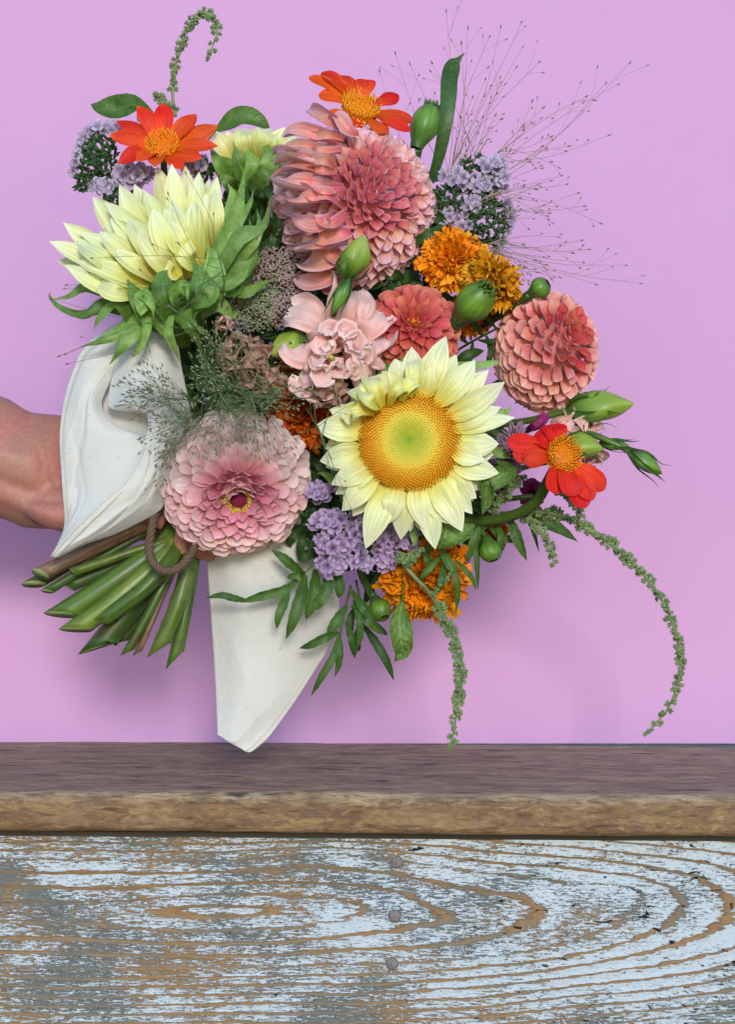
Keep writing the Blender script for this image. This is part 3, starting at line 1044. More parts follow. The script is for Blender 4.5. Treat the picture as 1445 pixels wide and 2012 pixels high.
for i in range(150):
    q = .0040 * math.sqrt((i + .5) / 150); a = i * GA
    zz = .0205 + .0022 * (1 - (q / .0040) ** 2)
    mb.drop((q * math.cos(a), q * math.sin(a), zz - .003), (q * 1.1 * math.cos(a), q * 1.1 * math.sin(a), zz + .0008), .0006, 4)
put('flower_centre', mb.mesh('zinnia_disc', M['zmag']), t)['kind'] = 'stuff'
calyx_cup(t, .014, .018)
mb = MB()
a = np.arange(24) / 24 * 2 * math.pi
g = np.array([[(q * math.cos(b), q * math.sin(b), zz) for b in a] for q, zz in ((.0245, -.006), (.024, .0), (.018, .009), (.010, .0165), (.005, .019), (.0005, .0195))])
mb.grid(g, wrap=True)
put('receptacle', mb.mesh('zinnia_receptacle', M['zinnia']), t)
t.scale = (1.08, 1.06, 1.06)
stem_part(t, P(465, 975, .03), .0026)

# --- open sunflower, face on ------------------------------------------------------------------------
SC = (805, 865)
t = thing('sunflower', 'open creamy yellow sunflower facing the viewer with an orange and green disc', 'sunflower',
          P(SC[0], SC[1], .082), (.06, .06, .99), 'sunflowers in the bouquet')
tips = [(877, 661, 27), (898, 697, 25), (934, 708, 27), (961, 727, 25), (992, 751, 24), (981, 776, 25), (1012, 820, 20), (985, 800, 23),
        (981, 872, 28), (981, 930, 29), (952, 905, 24), (937, 979, 27), (909, 1044, 28), (929, 1010, 24), (883, 1030, 27), (856, 1079, 26), (834, 1040, 24),
        (788, 1060, 27), (762, 1030, 23), (719, 1078, 29), (672, 1004, 25), (660, 971, 24), (651, 952, 25), (629, 906, 27), (621, 836, 28), (648, 805, 25),
        (845, 690, 25), (822, 706, 24)]
for i, (tx, ty, w) in enumerate(tips):
    a = math.atan2(-(ty - SC[1]), tx - SC[0])
    lay = i % 2
    bx, by = SC[0] + 84 * math.cos(a + jit(.05)), SC[1] - 84 * math.sin(a + jit(.05))
    d0 = .083 - .003 * lay
    d1 = .088 - .008 * lay + jit(.005)
    mx_, my_ = (bx * .5 + tx * .5), (by * .5 + ty * .5)
    px_, py_ = jit(4), jit(4)
    seg(t, 'ray_petal', [(bx, by, d0), (mx_ + px_, my_ + py_, d0 + .006 + jit(.003)), (tx, ty, d1)], w * .92, 'lance', 'cream', cup=random.choice((.25, .45, -.2, .5)),
        n=13, ns=7, ruf=.05, rf=2, ph=jit(3), nr=(jit(.25), -1, jit(.25)))
# a back row closing the gaps
for i in range(30):
    a = (i + jit(.35)) / 30 * 2 * math.pi
    q = 165 + jit(22)
    if 1.9 < a < 2.9: q -= 30
    seg(t, 'ray_petal', [(SC[0] + 82 * math.cos(a), SC[1] - 82 * math.sin(a), .078), (SC[0] + 120 * math.cos(a), SC[1] - 120 * math.sin(a), .080),
                         (SC[0] + q * math.cos(a + .04), SC[1] - q * math.sin(a + .04), .074)], 25, 'point', 'cream', cup=.4, n=10, ns=5, ruf=.05,
        ph=jit(3), nr=(jit(.2), -1, jit(.2)))
# small curled petals at the upper left of the disc
for pts, w in ((((742, 808, .09), (722, 790, .100), (700, 772, .101), (684, 770, .092)), 20), (((735, 815, .09), (708, 806, .104), (690, 812, .102), (694, 826, .094)), 20),
               (((752, 800, .09), (740, 772, .100), (730, 752, .098), (726, 741, .09)), 22), (((765, 796, .09), (775, 770, .104), (790, 760, .102), (800, 768, .094)), 17),
               (((748, 803, .091), (730, 795, .106), (718, 780, .108), (712, 768, .100)), 18), (((790, 788, .09), (797, 765, .100), (812, 750, .100), (822, 752, .094)), 16),
               (((806, 780, .09), (812, 752, .096), (816, 725, .096), (812, 708, .09)), 19)):
    seg(t, 'ray_petal', pts, w, 'round', 'cream', cup=.9, n=10, ns=7, ruf=.1, ph=jit(3), nr=(jit(.4), -1, .3))
mb = MB()
Rd = 93 * S
NF = 1250
for i in range(NF):
    f = (i + .5) / NF
    q = Rd * math.sqrt(f); a = i * GA
    ff = q / Rd
    dome = .0045 * (1 - ff ** 2) - .0045 * math.exp(-(ff / .28) ** 2) + .0015
    if ff > .55:
        L = .0022 + .003 * (ff - .55) / .45 + random.uniform(0, .0007); rad = .00062; out_ = .0012 * ff
    else:
        L = .0016; rad = .00050 + .0001 * ff; out_ = .0001
    c, s_ = math.cos(a), math.sin(a)
    b0 = np.array((q * c, q * s_, dome))
    b1 = np.array(((q + out_) * c + jit(.0003), (q + out_) * s_ + jit(.0003), dome + L))
    n0 = mb.n
    mb.drop(b0, b1, rad, 4)
    uvv = mb.uv[-1]
    uvv[:, 0] = uvv[:, 1]
    uvv[:, 1] = ff
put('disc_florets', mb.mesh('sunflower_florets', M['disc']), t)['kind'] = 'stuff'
mb = MB()
a = np.arange(40) / 40 * 2 * math.pi
qs = np.array((.0002, .2, .35, .5, .65, .8, .92, 1.02, .9, .5, .001)) * Rd
zs = [(.0045 * (1 - (q / Rd) ** 2) - .0045 * math.exp(-(q / Rd / .28) ** 2) + .0018) for q in qs[:7]] + [-.001, -.012, -.022, -.024]
g = np.array([[(q * math.cos(b), q * math.sin(b), z_) for b in a] for q, z_ in zip(qs, zs)])
uvg = np.zeros(g.shape[:2] + (2,))
uvg[..., 1] = np.minimum(qs / Rd, 1)[:, None]
mb.grid(g, uvg, wrap=True)
put('disc', mb.mesh('sunflower_disc', M['disc']), t)
for pts, w in ((((900, 720, .06), (945, 718, .062), (975, 712, .06), (983, 714, .058)), 9), (((760, 760, .06), (752, 735, .066), (745, 720, .062)), 15),
               (((960, 800, .066), (985, 812, .068), (1000, 806, .066), (1004, 796, .064)), 9), (((660, 950, .06), (640, 932, .064), (622, 930, .06)), 8),
               (((955, 880, .06), (985, 892, .064), (1008, 902, .06)), 12), (((812, 1040, .06), (815, 1062, .062), (812, 1075, .06)), 8)):
    seg(t, 'bract', pts, w, 'bract', 'bract', cup=.4, n=9, ns=5)
stem_part(t, P(800, 875, .05), .0045, back=.06)

# --- sunflower seen from the side ----------------------------------------------------------------------
t = thing('sunflower', 'pale yellow sunflower seen from the side with curling green bracts at the left', 'sunflower',
          P(335, 560, .02), None, 'sunflowers in the bouquet')
back_tips = [(97, 474, 25), (124, 437, 28), (150, 470, 26), (182, 386, 33), (234, 364, 30), (264, 362, 27), (285, 375, 26), (310, 327, 32), (337, 322, 26), (364, 325, 26),
             (391, 338, 25), (410, 352, 22), (427, 347, 24), (205, 420, 30), (345, 355, 26), (112, 512, 26), (140, 535, 24)]
for i, (tx, ty, w) in enumerate(back_tips):
    f = (tx - 95) / 335.
    bx, by = 275 + 125 * f, 545 - 35 * f + (20 if f < .2 else 0)
    d0 = .035 - .012 * (i % 2)
    bow = (0.5 - f) * 26
    mx_, my_ = bx * .5 + tx * .5 - 10 * (1 - f), by * .5 + ty * .5 - 8
    seg(t, 'ray_petal', [(bx, by, d0), (mx_, my_, d0 + .012 + jit(.004)), (tx, ty, d0 + .004 + jit(.006))], w * .84, 'point', 'yellow', cup=random.choice((.3, .5, .8)),
        n=13, ns=7, ruf=.05, ph=jit(3), nr=(jit(.35), -1, .25 + jit(.3)))
for i in range(20):
    f = random.random()
    ang = math.radians(172 - 100 * f + jit(8))
    bx, by = 285 + 125 * f, 545 - 45 * f
    L = random.uniform(95, 185) * (1 if f < .75 else .8)
    tx, ty = bx + L * math.cos(ang), by - L * math.sin(ang)
    d0 = .028 + random.uniform(0, .018)
    seg(t, 'ray_petal', [(bx, by, d0), ((bx + tx) / 2 + jit(8), (by + ty) / 2 + jit(8) - 6, d0 + .014), (tx, ty, d0 + .006 + jit(.008))], random.uniform(16, 23), 'point', 'yellow',
        cup=random.choice((.4, .7, 1.0)), n=12, ns=7, ruf=.10, ph=jit(3), nr=(jit(.5), -1, .25 + jit(.4)))
front = [((300, 560), (245, 500), (195, 455), 30), ((330, 555), (285, 480), (252, 430), 31), ((350, 550), (320, 470), (300, 410), 29), ((375, 545), (355, 460), (338, 392), 29),
         ((395, 530), (385, 450), (380, 395), 27), ((290, 570), (220, 535), (150, 512), 28), ((270, 585), (200, 560), (128, 520), 26), ((315, 555), (262, 520), (222, 490), 26),
         ((345, 545), (310, 505), (270, 452), 28), ((390, 530), (365, 500), (345, 445), 27), ((415, 500), (408, 440), (405, 380), 25), ((280, 580), (225, 575), (185, 552), 24),
         ((360, 555), (325, 528), (268, 458), 22), ((375, 520), (350, 478), (330, 430), 30), ((425, 490), (424, 430), (424, 372), 20), ((255, 560), (200, 510), (150, 478), 28)]
for i, (a, b, c, w) in enumerate(front):
    d0 = .050 + .004 * (i % 3)
    seg(t, 'ray_petal', [a + (d0,), b + (d0 + .016 + jit(.004),), c + (d0 + .008 + jit(.006),)], w * .80, 'point', 'yellow', cup=random.choice((.3, .55, .85)), n=13, ns=7,
        ruf=.06, ph=jit(3), nr=(jit(.4), -1, .3 + jit(.35)))
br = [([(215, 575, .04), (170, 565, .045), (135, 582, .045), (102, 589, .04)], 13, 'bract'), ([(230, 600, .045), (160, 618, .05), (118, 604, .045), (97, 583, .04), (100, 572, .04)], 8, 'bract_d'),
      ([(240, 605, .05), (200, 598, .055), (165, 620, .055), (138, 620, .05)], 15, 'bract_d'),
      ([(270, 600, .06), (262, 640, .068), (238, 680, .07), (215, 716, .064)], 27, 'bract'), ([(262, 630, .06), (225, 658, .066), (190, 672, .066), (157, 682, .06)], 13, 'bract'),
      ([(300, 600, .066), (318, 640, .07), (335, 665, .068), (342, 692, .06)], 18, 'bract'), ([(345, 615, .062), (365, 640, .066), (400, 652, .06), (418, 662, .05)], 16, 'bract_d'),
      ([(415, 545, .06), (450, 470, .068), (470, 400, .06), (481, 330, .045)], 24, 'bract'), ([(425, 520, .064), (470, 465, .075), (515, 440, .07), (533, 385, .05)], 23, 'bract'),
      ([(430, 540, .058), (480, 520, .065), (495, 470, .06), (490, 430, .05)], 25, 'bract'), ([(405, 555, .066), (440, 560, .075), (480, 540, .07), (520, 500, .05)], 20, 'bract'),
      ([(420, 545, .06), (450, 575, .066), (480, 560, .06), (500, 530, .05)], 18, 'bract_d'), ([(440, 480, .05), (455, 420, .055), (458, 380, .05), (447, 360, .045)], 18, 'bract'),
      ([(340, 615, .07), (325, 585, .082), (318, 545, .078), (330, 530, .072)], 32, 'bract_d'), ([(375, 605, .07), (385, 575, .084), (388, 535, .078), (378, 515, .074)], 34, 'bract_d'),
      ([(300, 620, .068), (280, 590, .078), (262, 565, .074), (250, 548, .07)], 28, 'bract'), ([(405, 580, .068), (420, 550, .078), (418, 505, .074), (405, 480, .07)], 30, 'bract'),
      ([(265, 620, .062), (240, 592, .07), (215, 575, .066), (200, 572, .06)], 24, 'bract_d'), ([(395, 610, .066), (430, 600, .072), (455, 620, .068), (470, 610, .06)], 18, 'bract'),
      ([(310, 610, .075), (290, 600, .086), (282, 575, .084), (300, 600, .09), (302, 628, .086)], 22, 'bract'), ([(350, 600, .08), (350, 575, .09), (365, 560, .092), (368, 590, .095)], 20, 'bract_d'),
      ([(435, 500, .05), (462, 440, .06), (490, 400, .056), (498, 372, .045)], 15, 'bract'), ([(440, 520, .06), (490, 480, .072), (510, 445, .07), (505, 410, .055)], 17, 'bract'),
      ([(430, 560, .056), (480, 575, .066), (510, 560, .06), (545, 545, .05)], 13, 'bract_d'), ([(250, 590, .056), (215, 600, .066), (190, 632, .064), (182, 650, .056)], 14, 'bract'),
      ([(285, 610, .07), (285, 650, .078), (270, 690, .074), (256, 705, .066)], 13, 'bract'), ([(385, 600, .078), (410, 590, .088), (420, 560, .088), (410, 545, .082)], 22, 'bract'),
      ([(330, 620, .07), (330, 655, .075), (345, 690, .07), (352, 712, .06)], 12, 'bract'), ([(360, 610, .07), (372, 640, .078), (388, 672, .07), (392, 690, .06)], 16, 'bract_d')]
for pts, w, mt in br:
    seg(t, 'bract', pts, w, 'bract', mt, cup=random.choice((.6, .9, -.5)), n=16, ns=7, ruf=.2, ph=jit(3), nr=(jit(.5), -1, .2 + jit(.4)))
mb = MB()
a = np.arange(18) / 18 * 2 * math.pi
c0, ax = P(345, 615, .03), nrm((-.25, -.25, .9))
ux = nrm(np.cross(ax, (0, 1, 0))); uy = np.cross(ax, ux)
g = np.array([c0 + ax * z_ + q * (np.cos(a)[:, None] * ux + np.sin(a)[:, None] * uy) for q, z_ in ((.003, -.022), (.010, -.016), (.021, -.006), (.0265, .008), (.025, .016), (.001, .018))])
mb.grid(g, wrap=True)
putw('calyx', mb, M['bract_d'], t)
stem_part(t, P(345, 640, .02), .0045, back=.01)

# --- half open sunflower behind ------------------------------------------------------------------------
t = thing('sunflower', 'half open pale yellow sunflower in green bracts behind the big pink dahlia', 'sunflower',
          P(495, 330, -.01), None, 'sunflowers in the bouquet')
for (a, b, c, w) in (((470, 330), (440, 290), (425, 258), 19), ((480, 325), (455, 285), (447, 258), 20), ((495, 325), (478, 275), (484, 252), 19), ((505, 325), (505, 275), (508, 250), 22),
                     ((515, 325), (525, 275), (532, 252), 20), ((525, 330), (540, 290), (553, 262), 19), ((535, 330), (562, 290), (576, 258), 19), ((500, 330), (490, 295), (470, 268), 20),
                     ((520, 330), (540, 285), (560, 250), 18)):
    seg(t, 'ray_petal', [a + (0,), b + (.012 + jit(.006),), c + (.008 + jit(.004),)], w, 'point', 'yellow', cup=.5, n=11, ns=5, ruf=.06, ph=jit(3), nr=(jit(.4), -1, jit(.3)))
for (a, b, c, w) in (((470, 370), (430, 320), (412, 288), 18), ((480, 375), (455, 330), (430, 305), 24), ((490, 375), (470, 320), (462, 285), 27), ((500, 375), (498, 325), (480, 288), 25),
                     ((520, 370), (530, 320), (518, 270), 27), ((535, 365), (548, 320), (552, 282), 22), ((500, 385), (520, 345), (540, 330), 24), ((465, 375), (445, 355), (420, 335), 18),
                     ((490, 390), (470, 385), (440, 400), 16), ((540, 370), (565, 340), (580, 310), 18)):
    seg(t, 'bract', [a + (.005,), b + (.022 + jit(.005),), c + (.014 + jit(.006),)], w, 'bract', random.choice(('bract', 'bract_d')), cup=.5, n=11, ns=5, ruf=.1, ph=jit(3),
        nr=(jit(.4), -1, jit(.3)))
mb = MB()
c0, ax = P(505, 372, -.006), nrm((-.1, -.2, 1))
ux = nrm(np.cross(ax, (0, 1, 0))); uy = np.cross(ax, ux)
a = np.arange(14) / 14 * 2 * math.pi
g = np.array([c0 + ax * z_ + q * (np.cos(a)[:, None] * ux + np.sin(a)[:, None] * uy) for q, z_ in ((.003, -.014), (.012, -.006), (.017, .004), (.015, .012), (.001, .014))])
mb.grid(g, wrap=True)
putw('calyx', mb, M['bract_d'], t)
stem_part(t, P(500, 390, -.012), .0035)


# --- Mexican sunflowers -----------------------------------------------------------------------------------
def tithonia(label, c, d, axis, petals, mat, eye, via=None, stemmat='stem', prof='round', sw=.0022):
    th = thing('mexican_sunflower', label, 'flower', P(c[0], c[1], d), axis, 'orange red daisies in the bouquet')
    aw = axw(axis)
    for i, p in enumerate(petals):
        tx, ty, w, td = p
        fx, fy = tx - c[0], ty - c[1]
        L = math.hypot(fx, fy)
        bx, by = c[0] + fx / L * eye * .55, c[1] + fy / L * eye * .55
        m = ((bx + tx) / 2 - fy * .03, (by + ty) / 2 + fx * .03 - 4, d + td * .55 + .003)
        seg(th, 'ray_petal', [(bx, by, d - .002 * (i % 2)), m, (tx, ty, d + td)], w, prof, mat, cup=random.choice((.3, .5, -.35)), n=13, ns=7, ruf=.04, ph=jit(3),
            nr=(aw[0] + jit(.15), min(aw[1], -.35), aw[2] + jit(.15)))
    mb = MB()
    R = eye * S
    for i in range(170):
        f = (i + .5) / 170
        q = R * math.sqrt(f) * .95; a = i * GA
        L = .003 + .0035 * f + random.uniform(0, .0012)
        mb.drop((q * math.cos(a), q * math.sin(a), -.001), (q * 1.18 * math.cos(a) + jit(.0006), q * 1.18 * math.sin(a) + jit(.0006), .001 + L), .00062, 4)
    put('disc_florets', mb.mesh('orange_florets', M['florets']), th)['kind'] = 'stuff'
    mb = MB()
    a_ = np.arange(18) / 18 * 2 * math.pi
    mb.grid(np.array([[(q * R * math.cos(b), q * R * math.sin(b), z_) for b in a_] for q, z_ in ((.01, .0022), (.5, .0019), (.85, .0008), (1, -.002))]), wrap=True)
    put('disc', mb.mesh('orange_disc', M['florets']), th)
    calyx_cup(th, R * .9, .009, 'leaf', -.002)
    stem_part(th, P(c[0], c[1], d - .006), sw, stemmat, via)
    return th


tithonia('orange red daisy with narrow spread petals at the upper left above the side sunflower', (320, 290), .022, (0, .42, .9),
         [(269, 207, 18, -.004), (319, 203, 20, -.008), (386, 224, 19, -.004), (428, 246, 20, 0), (429, 287, 17, .008), (397, 311, 18, .016), (357, 334, 17, .02), (305, 328, 19, .022),
          (268, 318, 17, .018), (231, 322, 19, .012), (214, 266, 21, .004), (228, 237, 17, -.002)], 'tith', 31, prof='point')
tithonia('orange red daisy seen half from the side at the very top behind the big dahlia', (708, 214), .012, (.22, .55, .75),
         [(607, 151, 17, -.002), (633, 142, 18, -.006), (671, 148, 19, -.01), (719, 156, 21, -.01), (784, 186, 17, -.002), (811, 238, 19, .008), (806, 259, 17, .016), (626, 187, 18, .006),
          (645, 240, 17, .014), (760, 262, 17, .02), (700, 262, 17, .02)], 'tith', 37)
tithonia('scarlet daisy with rounded petals on a curved stem at the lower right', (1106, 895), .076, (.28, .22, .9),
         [(997, 868, 20, .006), (1008, 893, 22, .006), (1031, 910, 20, .01), (1082, 834, 26, -.004), (1091, 971, 24, .012), (1131, 975, 25, .014), (1152, 998, 24, .01), (1167, 982, 22, .008),
          (1190, 961, 22, .002), (1050, 855, 22, 0)], 'red', 33, via=[(1078, 945, .062), (1055, 985, .055), (1010, 1012, .045), (930, 1025, .03)], sw=.0034)


# --- marigolds -------------------------------------------------------------------------------------------
mgv = {}
for key in ('mari', 'mari2', 'mari3'):
    mgv[key] = pvariants('marigold_petal', 4, lambda i: lpetal(1, 1, 'fan', .5 + .25 * i, (.3, -.3, .6, -.6)[i], n=8, ns=9, ruf=.30, rf=3.2, ph=i * 1.7, frill=.14), M[key])


def marigold(label, c, d, axis, R, key, N=90, flat=.75, ref=None):
    th = thing('marigold', label, 'flower', P(c[0], c[1], d), axis, 'marigolds in the bouquet')
    R = R * S
    for i in range(N):
        f = (i + .5) / N
        psi = math.radians(100) * f ** .55
        el = math.pi / 2 - psi - .35 * f + jit(.25)
        r = R * .42 * math.sin(psi)
        h = R * .42 * flat * math.cos(psi)
        L = R * (.42 + .30 * f) * (1 + jit(.12))
        put('petal', random.choice(mgv[key]), th, pm(i * GA + jit(.2), r, h, el, L * .64, L, jit(.5)))
    mb = MB()
    a = np.arange(14) / 14 * 2 * math.pi
    g = np.array([[(q * math.cos(b), q * math.sin(b), z_) for b in a] for q, z_ in ((R * .12, -R * 1.1), (R * .3, -R * .85), (R * .38, -R * .3), (R * .3, -R * .1), (.0003, -R * .05))])
    mb.grid(g, wrap=True)
    put('calyx', mb.mesh('marigold_calyx', M['budg']), th)
    core_dome(th, R * .40, flat, key)
    stem_part(th, P(c[0] - axis[0] * R * .9 / S, c[1] + axis[1] * R * .9 / S, d - axis[2] * R), .002)
    return th


marigold('bright orange marigold facing out beside the right edge of the big dahlia', (892, 510), .038, (.0, .25, .9), 57, 'mari', 90)
marigold('amber marigold turned sideways, just right of the bright orange marigold', (968, 556), .044, (.60, .40, .62), 56, 'mari2', 90, .9)
marigold('marigold mostly hidden under the green bud between the amber marigold and the coral dahlia', (930, 618), .015, (.2, -.2, .9), 42, 'mari', 50)
marigold('orange marigold low in the bouquet below the open sunflower, behind green leaves', (838, 1138), .03, (.1, -.35, .9), 74, 'mari', 105)
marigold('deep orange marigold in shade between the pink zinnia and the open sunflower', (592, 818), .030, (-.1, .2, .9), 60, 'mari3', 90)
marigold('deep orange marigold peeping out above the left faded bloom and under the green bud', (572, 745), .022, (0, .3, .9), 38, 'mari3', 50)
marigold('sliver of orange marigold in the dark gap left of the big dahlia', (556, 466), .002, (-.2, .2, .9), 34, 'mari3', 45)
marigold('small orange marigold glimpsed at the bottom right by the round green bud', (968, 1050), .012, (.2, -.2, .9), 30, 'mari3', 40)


# --- pale pink lisianthus and faded blooms ------------------------------------------------------------------
def wave_petal(th, pts, w, mat, **k):
    k.setdefault('cup', .5)
    return seg(th, 'petal', pts, w, k.pop('prof', 'fan'), mat, n=16, ns=17, ruf=k.pop('ruf', .30), rf=k.pop('rf', 4.0), ph=jit(3), frill=k.pop('frill', .10), **k)


t = thing('lisianthus', 'pale pink ruffled bloom in the middle of the bouquet with a yellow green heart', 'flower',
          P(665, 690, .050), None, 'lisianthus in the bouquet')
for pts, w in ((((665, 690, .048), (640, 650, .064), (605, 620, .068), (566, 612, .058)), 42), (((670, 685, .048), (672, 630, .066), (690, 590, .066), (690, 568, .056)), 62),
               (((680, 690, .048), (720, 650, .068), (735, 625, .068), (745, 612, .060)), 46), (((680, 700, .050), (725, 685, .070), (742, 672, .068), (752, 664, .060)), 38),
               (((675, 705, .050), (705, 730, .072), (728, 742, .068), (742, 732, .060)), 44), (((665, 705, .050), (655, 740, .074), (640, 758, .072), (622, 748, .066)), 44),
               (((655, 700, .050), (615, 700, .070), (592, 690, .070), (582, 672, .060)), 46), (((658, 700, .05), (625, 735, .075), (606, 745, .074), (600, 728, .068)), 40),
               (((685, 690, .046), (735, 700, .058), (738, 690, .056), (750, 655, .05)), 32)):
    wave_petal(t, pts, w * .90, 'lis', nr=(jit(.3), -1, jit(.3)))
for k_ in range(9):
    a = k_ / 9 * 6.283 + .3
    q = 20 + 10 * (k_ % 3)
    cx, cy = 668, 694
    wave_petal(t, [(cx + 6 * math.cos(a), cy - 6 * math.sin(a), .062), (cx + q * .8 * math.cos(a), cy - q * .8 * math.sin(a), .077), (cx + (q + 12) * math.cos(a + .3), cy - (q + 12) * math.sin(a + .3), .088),
                   (cx + (q + 2) * math.cos(a + .5), cy - (q + 2) * math.sin(a + .5), .093)], 25, 'lis', cup=.8, nr=(.2 * math.cos(a), -1, .2 * math.sin(a)), prof='fan', frill=.10, ruf=.34, rf=4)
mb = MB()
mb.drop(P(656, 712, .074), P(652, 704, .094), .0030, 8)
mb.drop(P(656, 706, .088), P(648, 700, .097), .0018, 8)
putw('pistil', mb, M['pistil'], t)
stem_part(t, P(665, 700, .045), .002)


def faded(label, c, d, R, n, mat='beige', group='faded blooms in the bouquet', cat='flower'):
    th = thing('faded_bloom', label, cat, P(c[0], c[1], d), None, group)
    for i in range(n):
        f = (i + .5) / n
        a = i * GA + jit(.2)
        q = R * (.25 + .6 * f)
        up = (1 - f) * .012
        x, y = c[0] + q * math.cos(a), c[1] - q * math.sin(a) * .85
        wave_petal(th, [(c[0] + 3 * math.cos(a), c[1] - 3 * math.sin(a), d), (c[0] + q * .7 * math.cos(a), c[1] - q * .6 * math.sin(a), d + .012 + up),
                        (x, y, d + .015 + up), (x + 5 * math.cos(a), y - 4 * math.sin(a) + 4, d + .006 + up)], R * .48, mat, prof='spoon', cup=.8, nr=(.5 * math.cos(a), -1, .5 * math.sin(a)), frill=0, ruf=.14)
    stem_part(th, P(c[0], c[1], d), .0018)
    return th


faded('dusty beige bloom under the sedum, upper one of the pair in the grass threads', (478, 700), .062, 54, 15)
faded('dusty beige bloom in the grass threads above the pink zinnia, the lower of the pair', (512, 752), .060, 50, 14)
faded('large smooth beige petal cup between the pale pink bloom and the open sunflower', (648, 772), .058, 50, 7)
faded('tiny pale pink bloom at the left tip of the sedum', (440, 634), .050, 20, 7, 'lis')
faded('washed out pink bloom behind the long lime bud', (1135, 835), .02, 56, 10, 'lis')
faded('pale pink bloom behind the scarlet daisy', (1165, 890), .015, 34, 8, 'lis')
t = thing('magenta_bloom', 'dark magenta bloom in shade behind the stem of the scarlet daisy', 'flower', P(1045, 975, -.004), None)
for k_ in range(12):
    a = k_ / 12 * 6.283
    wave_petal(t, [(1045, 975, -.008), (1045 + 12 * math.cos(a), 975 - 20 * math.sin(a), .004), (1045 + 17 * math.cos(a), 975 - 36 * math.sin(a), .0)], 11, 'magenta', prof='spoon', frill=0)
for pts, w in ((((1040, 845, .03), (1062, 830, .042), (1075, 812, .04)), 11), (((1030, 850, .03), (1048, 838, .046), (1066, 824, .044)), 8)):
    wave_petal(t, pts, w, 'magenta', prof='spoon', frill=0)
stem_part(t, P(1045, 975, .015), .0018)

t = thing('celosia_spike', 'feathery lilac and mauve flower spike between the open sunflower and the scarlet daisy', 'flower', P(1005, 900, .03), None)
mb = MB()
for i in range(420):
    f = random.random()
    c = P(1012 - 25 * f + jit(6), 850 + 125 * f, .038 + jit(.004))
    a = random.uniform(0, 6.28)
    q = (.3 + 1.0 * math.sin(math.pi * min(.98, .15 + .8 * f))) * 30 * S
    mb.drop(c, c + np.array((math.cos(a) * q, -random.uniform(0, q * .6), math.sin(a) * q * .6 + .004)), .0007, 4)
putw('bristles', mb, M['mauve'], t)['kind'] = 'stuff'
stem_part(t, P(1000, 960, .03), .0018)


# --- buds -----------------------------------------------------------------------------------------------------
def spindle(mb, p0, p1, R, prof_, sides=14, ridge=.06, nr=9, twist=0.0, mi=0, n=18):
    p0, p1 = np.asarray(p0), np.asarray(p1)
    T = nrm(p1 - p0)
    x = nrm(np.cross(T, (0.2, .4, .9) if abs(T[2]) < .9 else (1, 0, 0)))
    y = np.cross(T, x)
    L = np.linalg.norm(p1 - p0)
    a = np.arange(sides) / sides * 2 * math.pi
    tt = np.linspace(0, 1, n)
    pr = crom(np.array(prof_, float), 60)
    w = np.interp(tt, pr[:, 0], pr[:, 1]) * R
    g = np.array([p0 + T * L * q + (ww * (1 + ridge * np.cos(nr * (a + twist * q))))[:, None] * (np.cos(a)[:, None] * x + np.sin(a)[:, None] * y) for q, ww in zip(tt, w)])
    mb.grid(g, wrap=True, mi=mi)
    return T, x, y, L


def mbud(label, p0, p1, R, stem, sw, fringe=True):
    a, b = P(*p0), P(*p1)
    th = thing('flower_bud', label, 'flower bud', a, None, 'green buds in the bouquet')
    mb = MB()
    T, x, y, L = spindle(mb, a, b, R * S, [(0, .42), (.15, .55), (.4, .92), (.62, 1), (.82, .86), (.95, .6), (1, .45)], 20, .05, 8)
    putw('bud', mb, M['budg'], th)
    if fringe:
        mb = MB()
        for i in range(16):
            q = i / 16 * 6.283
            r_ = R * S * .5 * (1 if i % 2 else .6)
            o = b + r_ * (math.cos(q) * x + math.sin(q) * y)
            mb.drop(o - T * .002, o + T * (.003 + jit(.001)) + .0012 * (math.cos(q) * x + math.sin(q) * y), .0010, 4, v=(.2, .4))
        putw('bud_tip', mb, M['budg'], th)['kind'] = 'stuff'
    mb = MB()
    mb.tube(PP(stem + [p0]), list(np.linspace(sw * .8, sw, len(stem) + 1) * S), 9, n=12)
    putw('stem', mb, M['stemd'], th)
    return th


mbud('tall closed green bud at the top between the orange daisy and the long blade leaf', (818, 292, .01), (850, 208, .006), 28, [(800, 400, -.01), (812, 330, .005)], 13)
mbud('fat green bud lying under the amber marigold', (900, 630, .055), (958, 566, .072), 34, [(870, 700, .01), (885, 655, .04)], 14)
mbud('small round green bud standing on top of the ball dahlia', (1042, 578, .045), (1078, 556, .05), 20, [(950, 640, .02), (1000, 608, .035)], 9, False)
mbud('round green bud hanging at the bottom right under the scarlet daisy', (955, 1055, .03), (970, 1102, .034), 21, [(900, 1030, .02), (935, 1035, .03)], 7, False)
mbud('dark green bud half hidden in the leaves at the bottom, left of the low marigold', (735, 1175, .02), (755, 1215, .03), 22, [(700, 1100, .0), (715, 1140, .01)], 8, False)


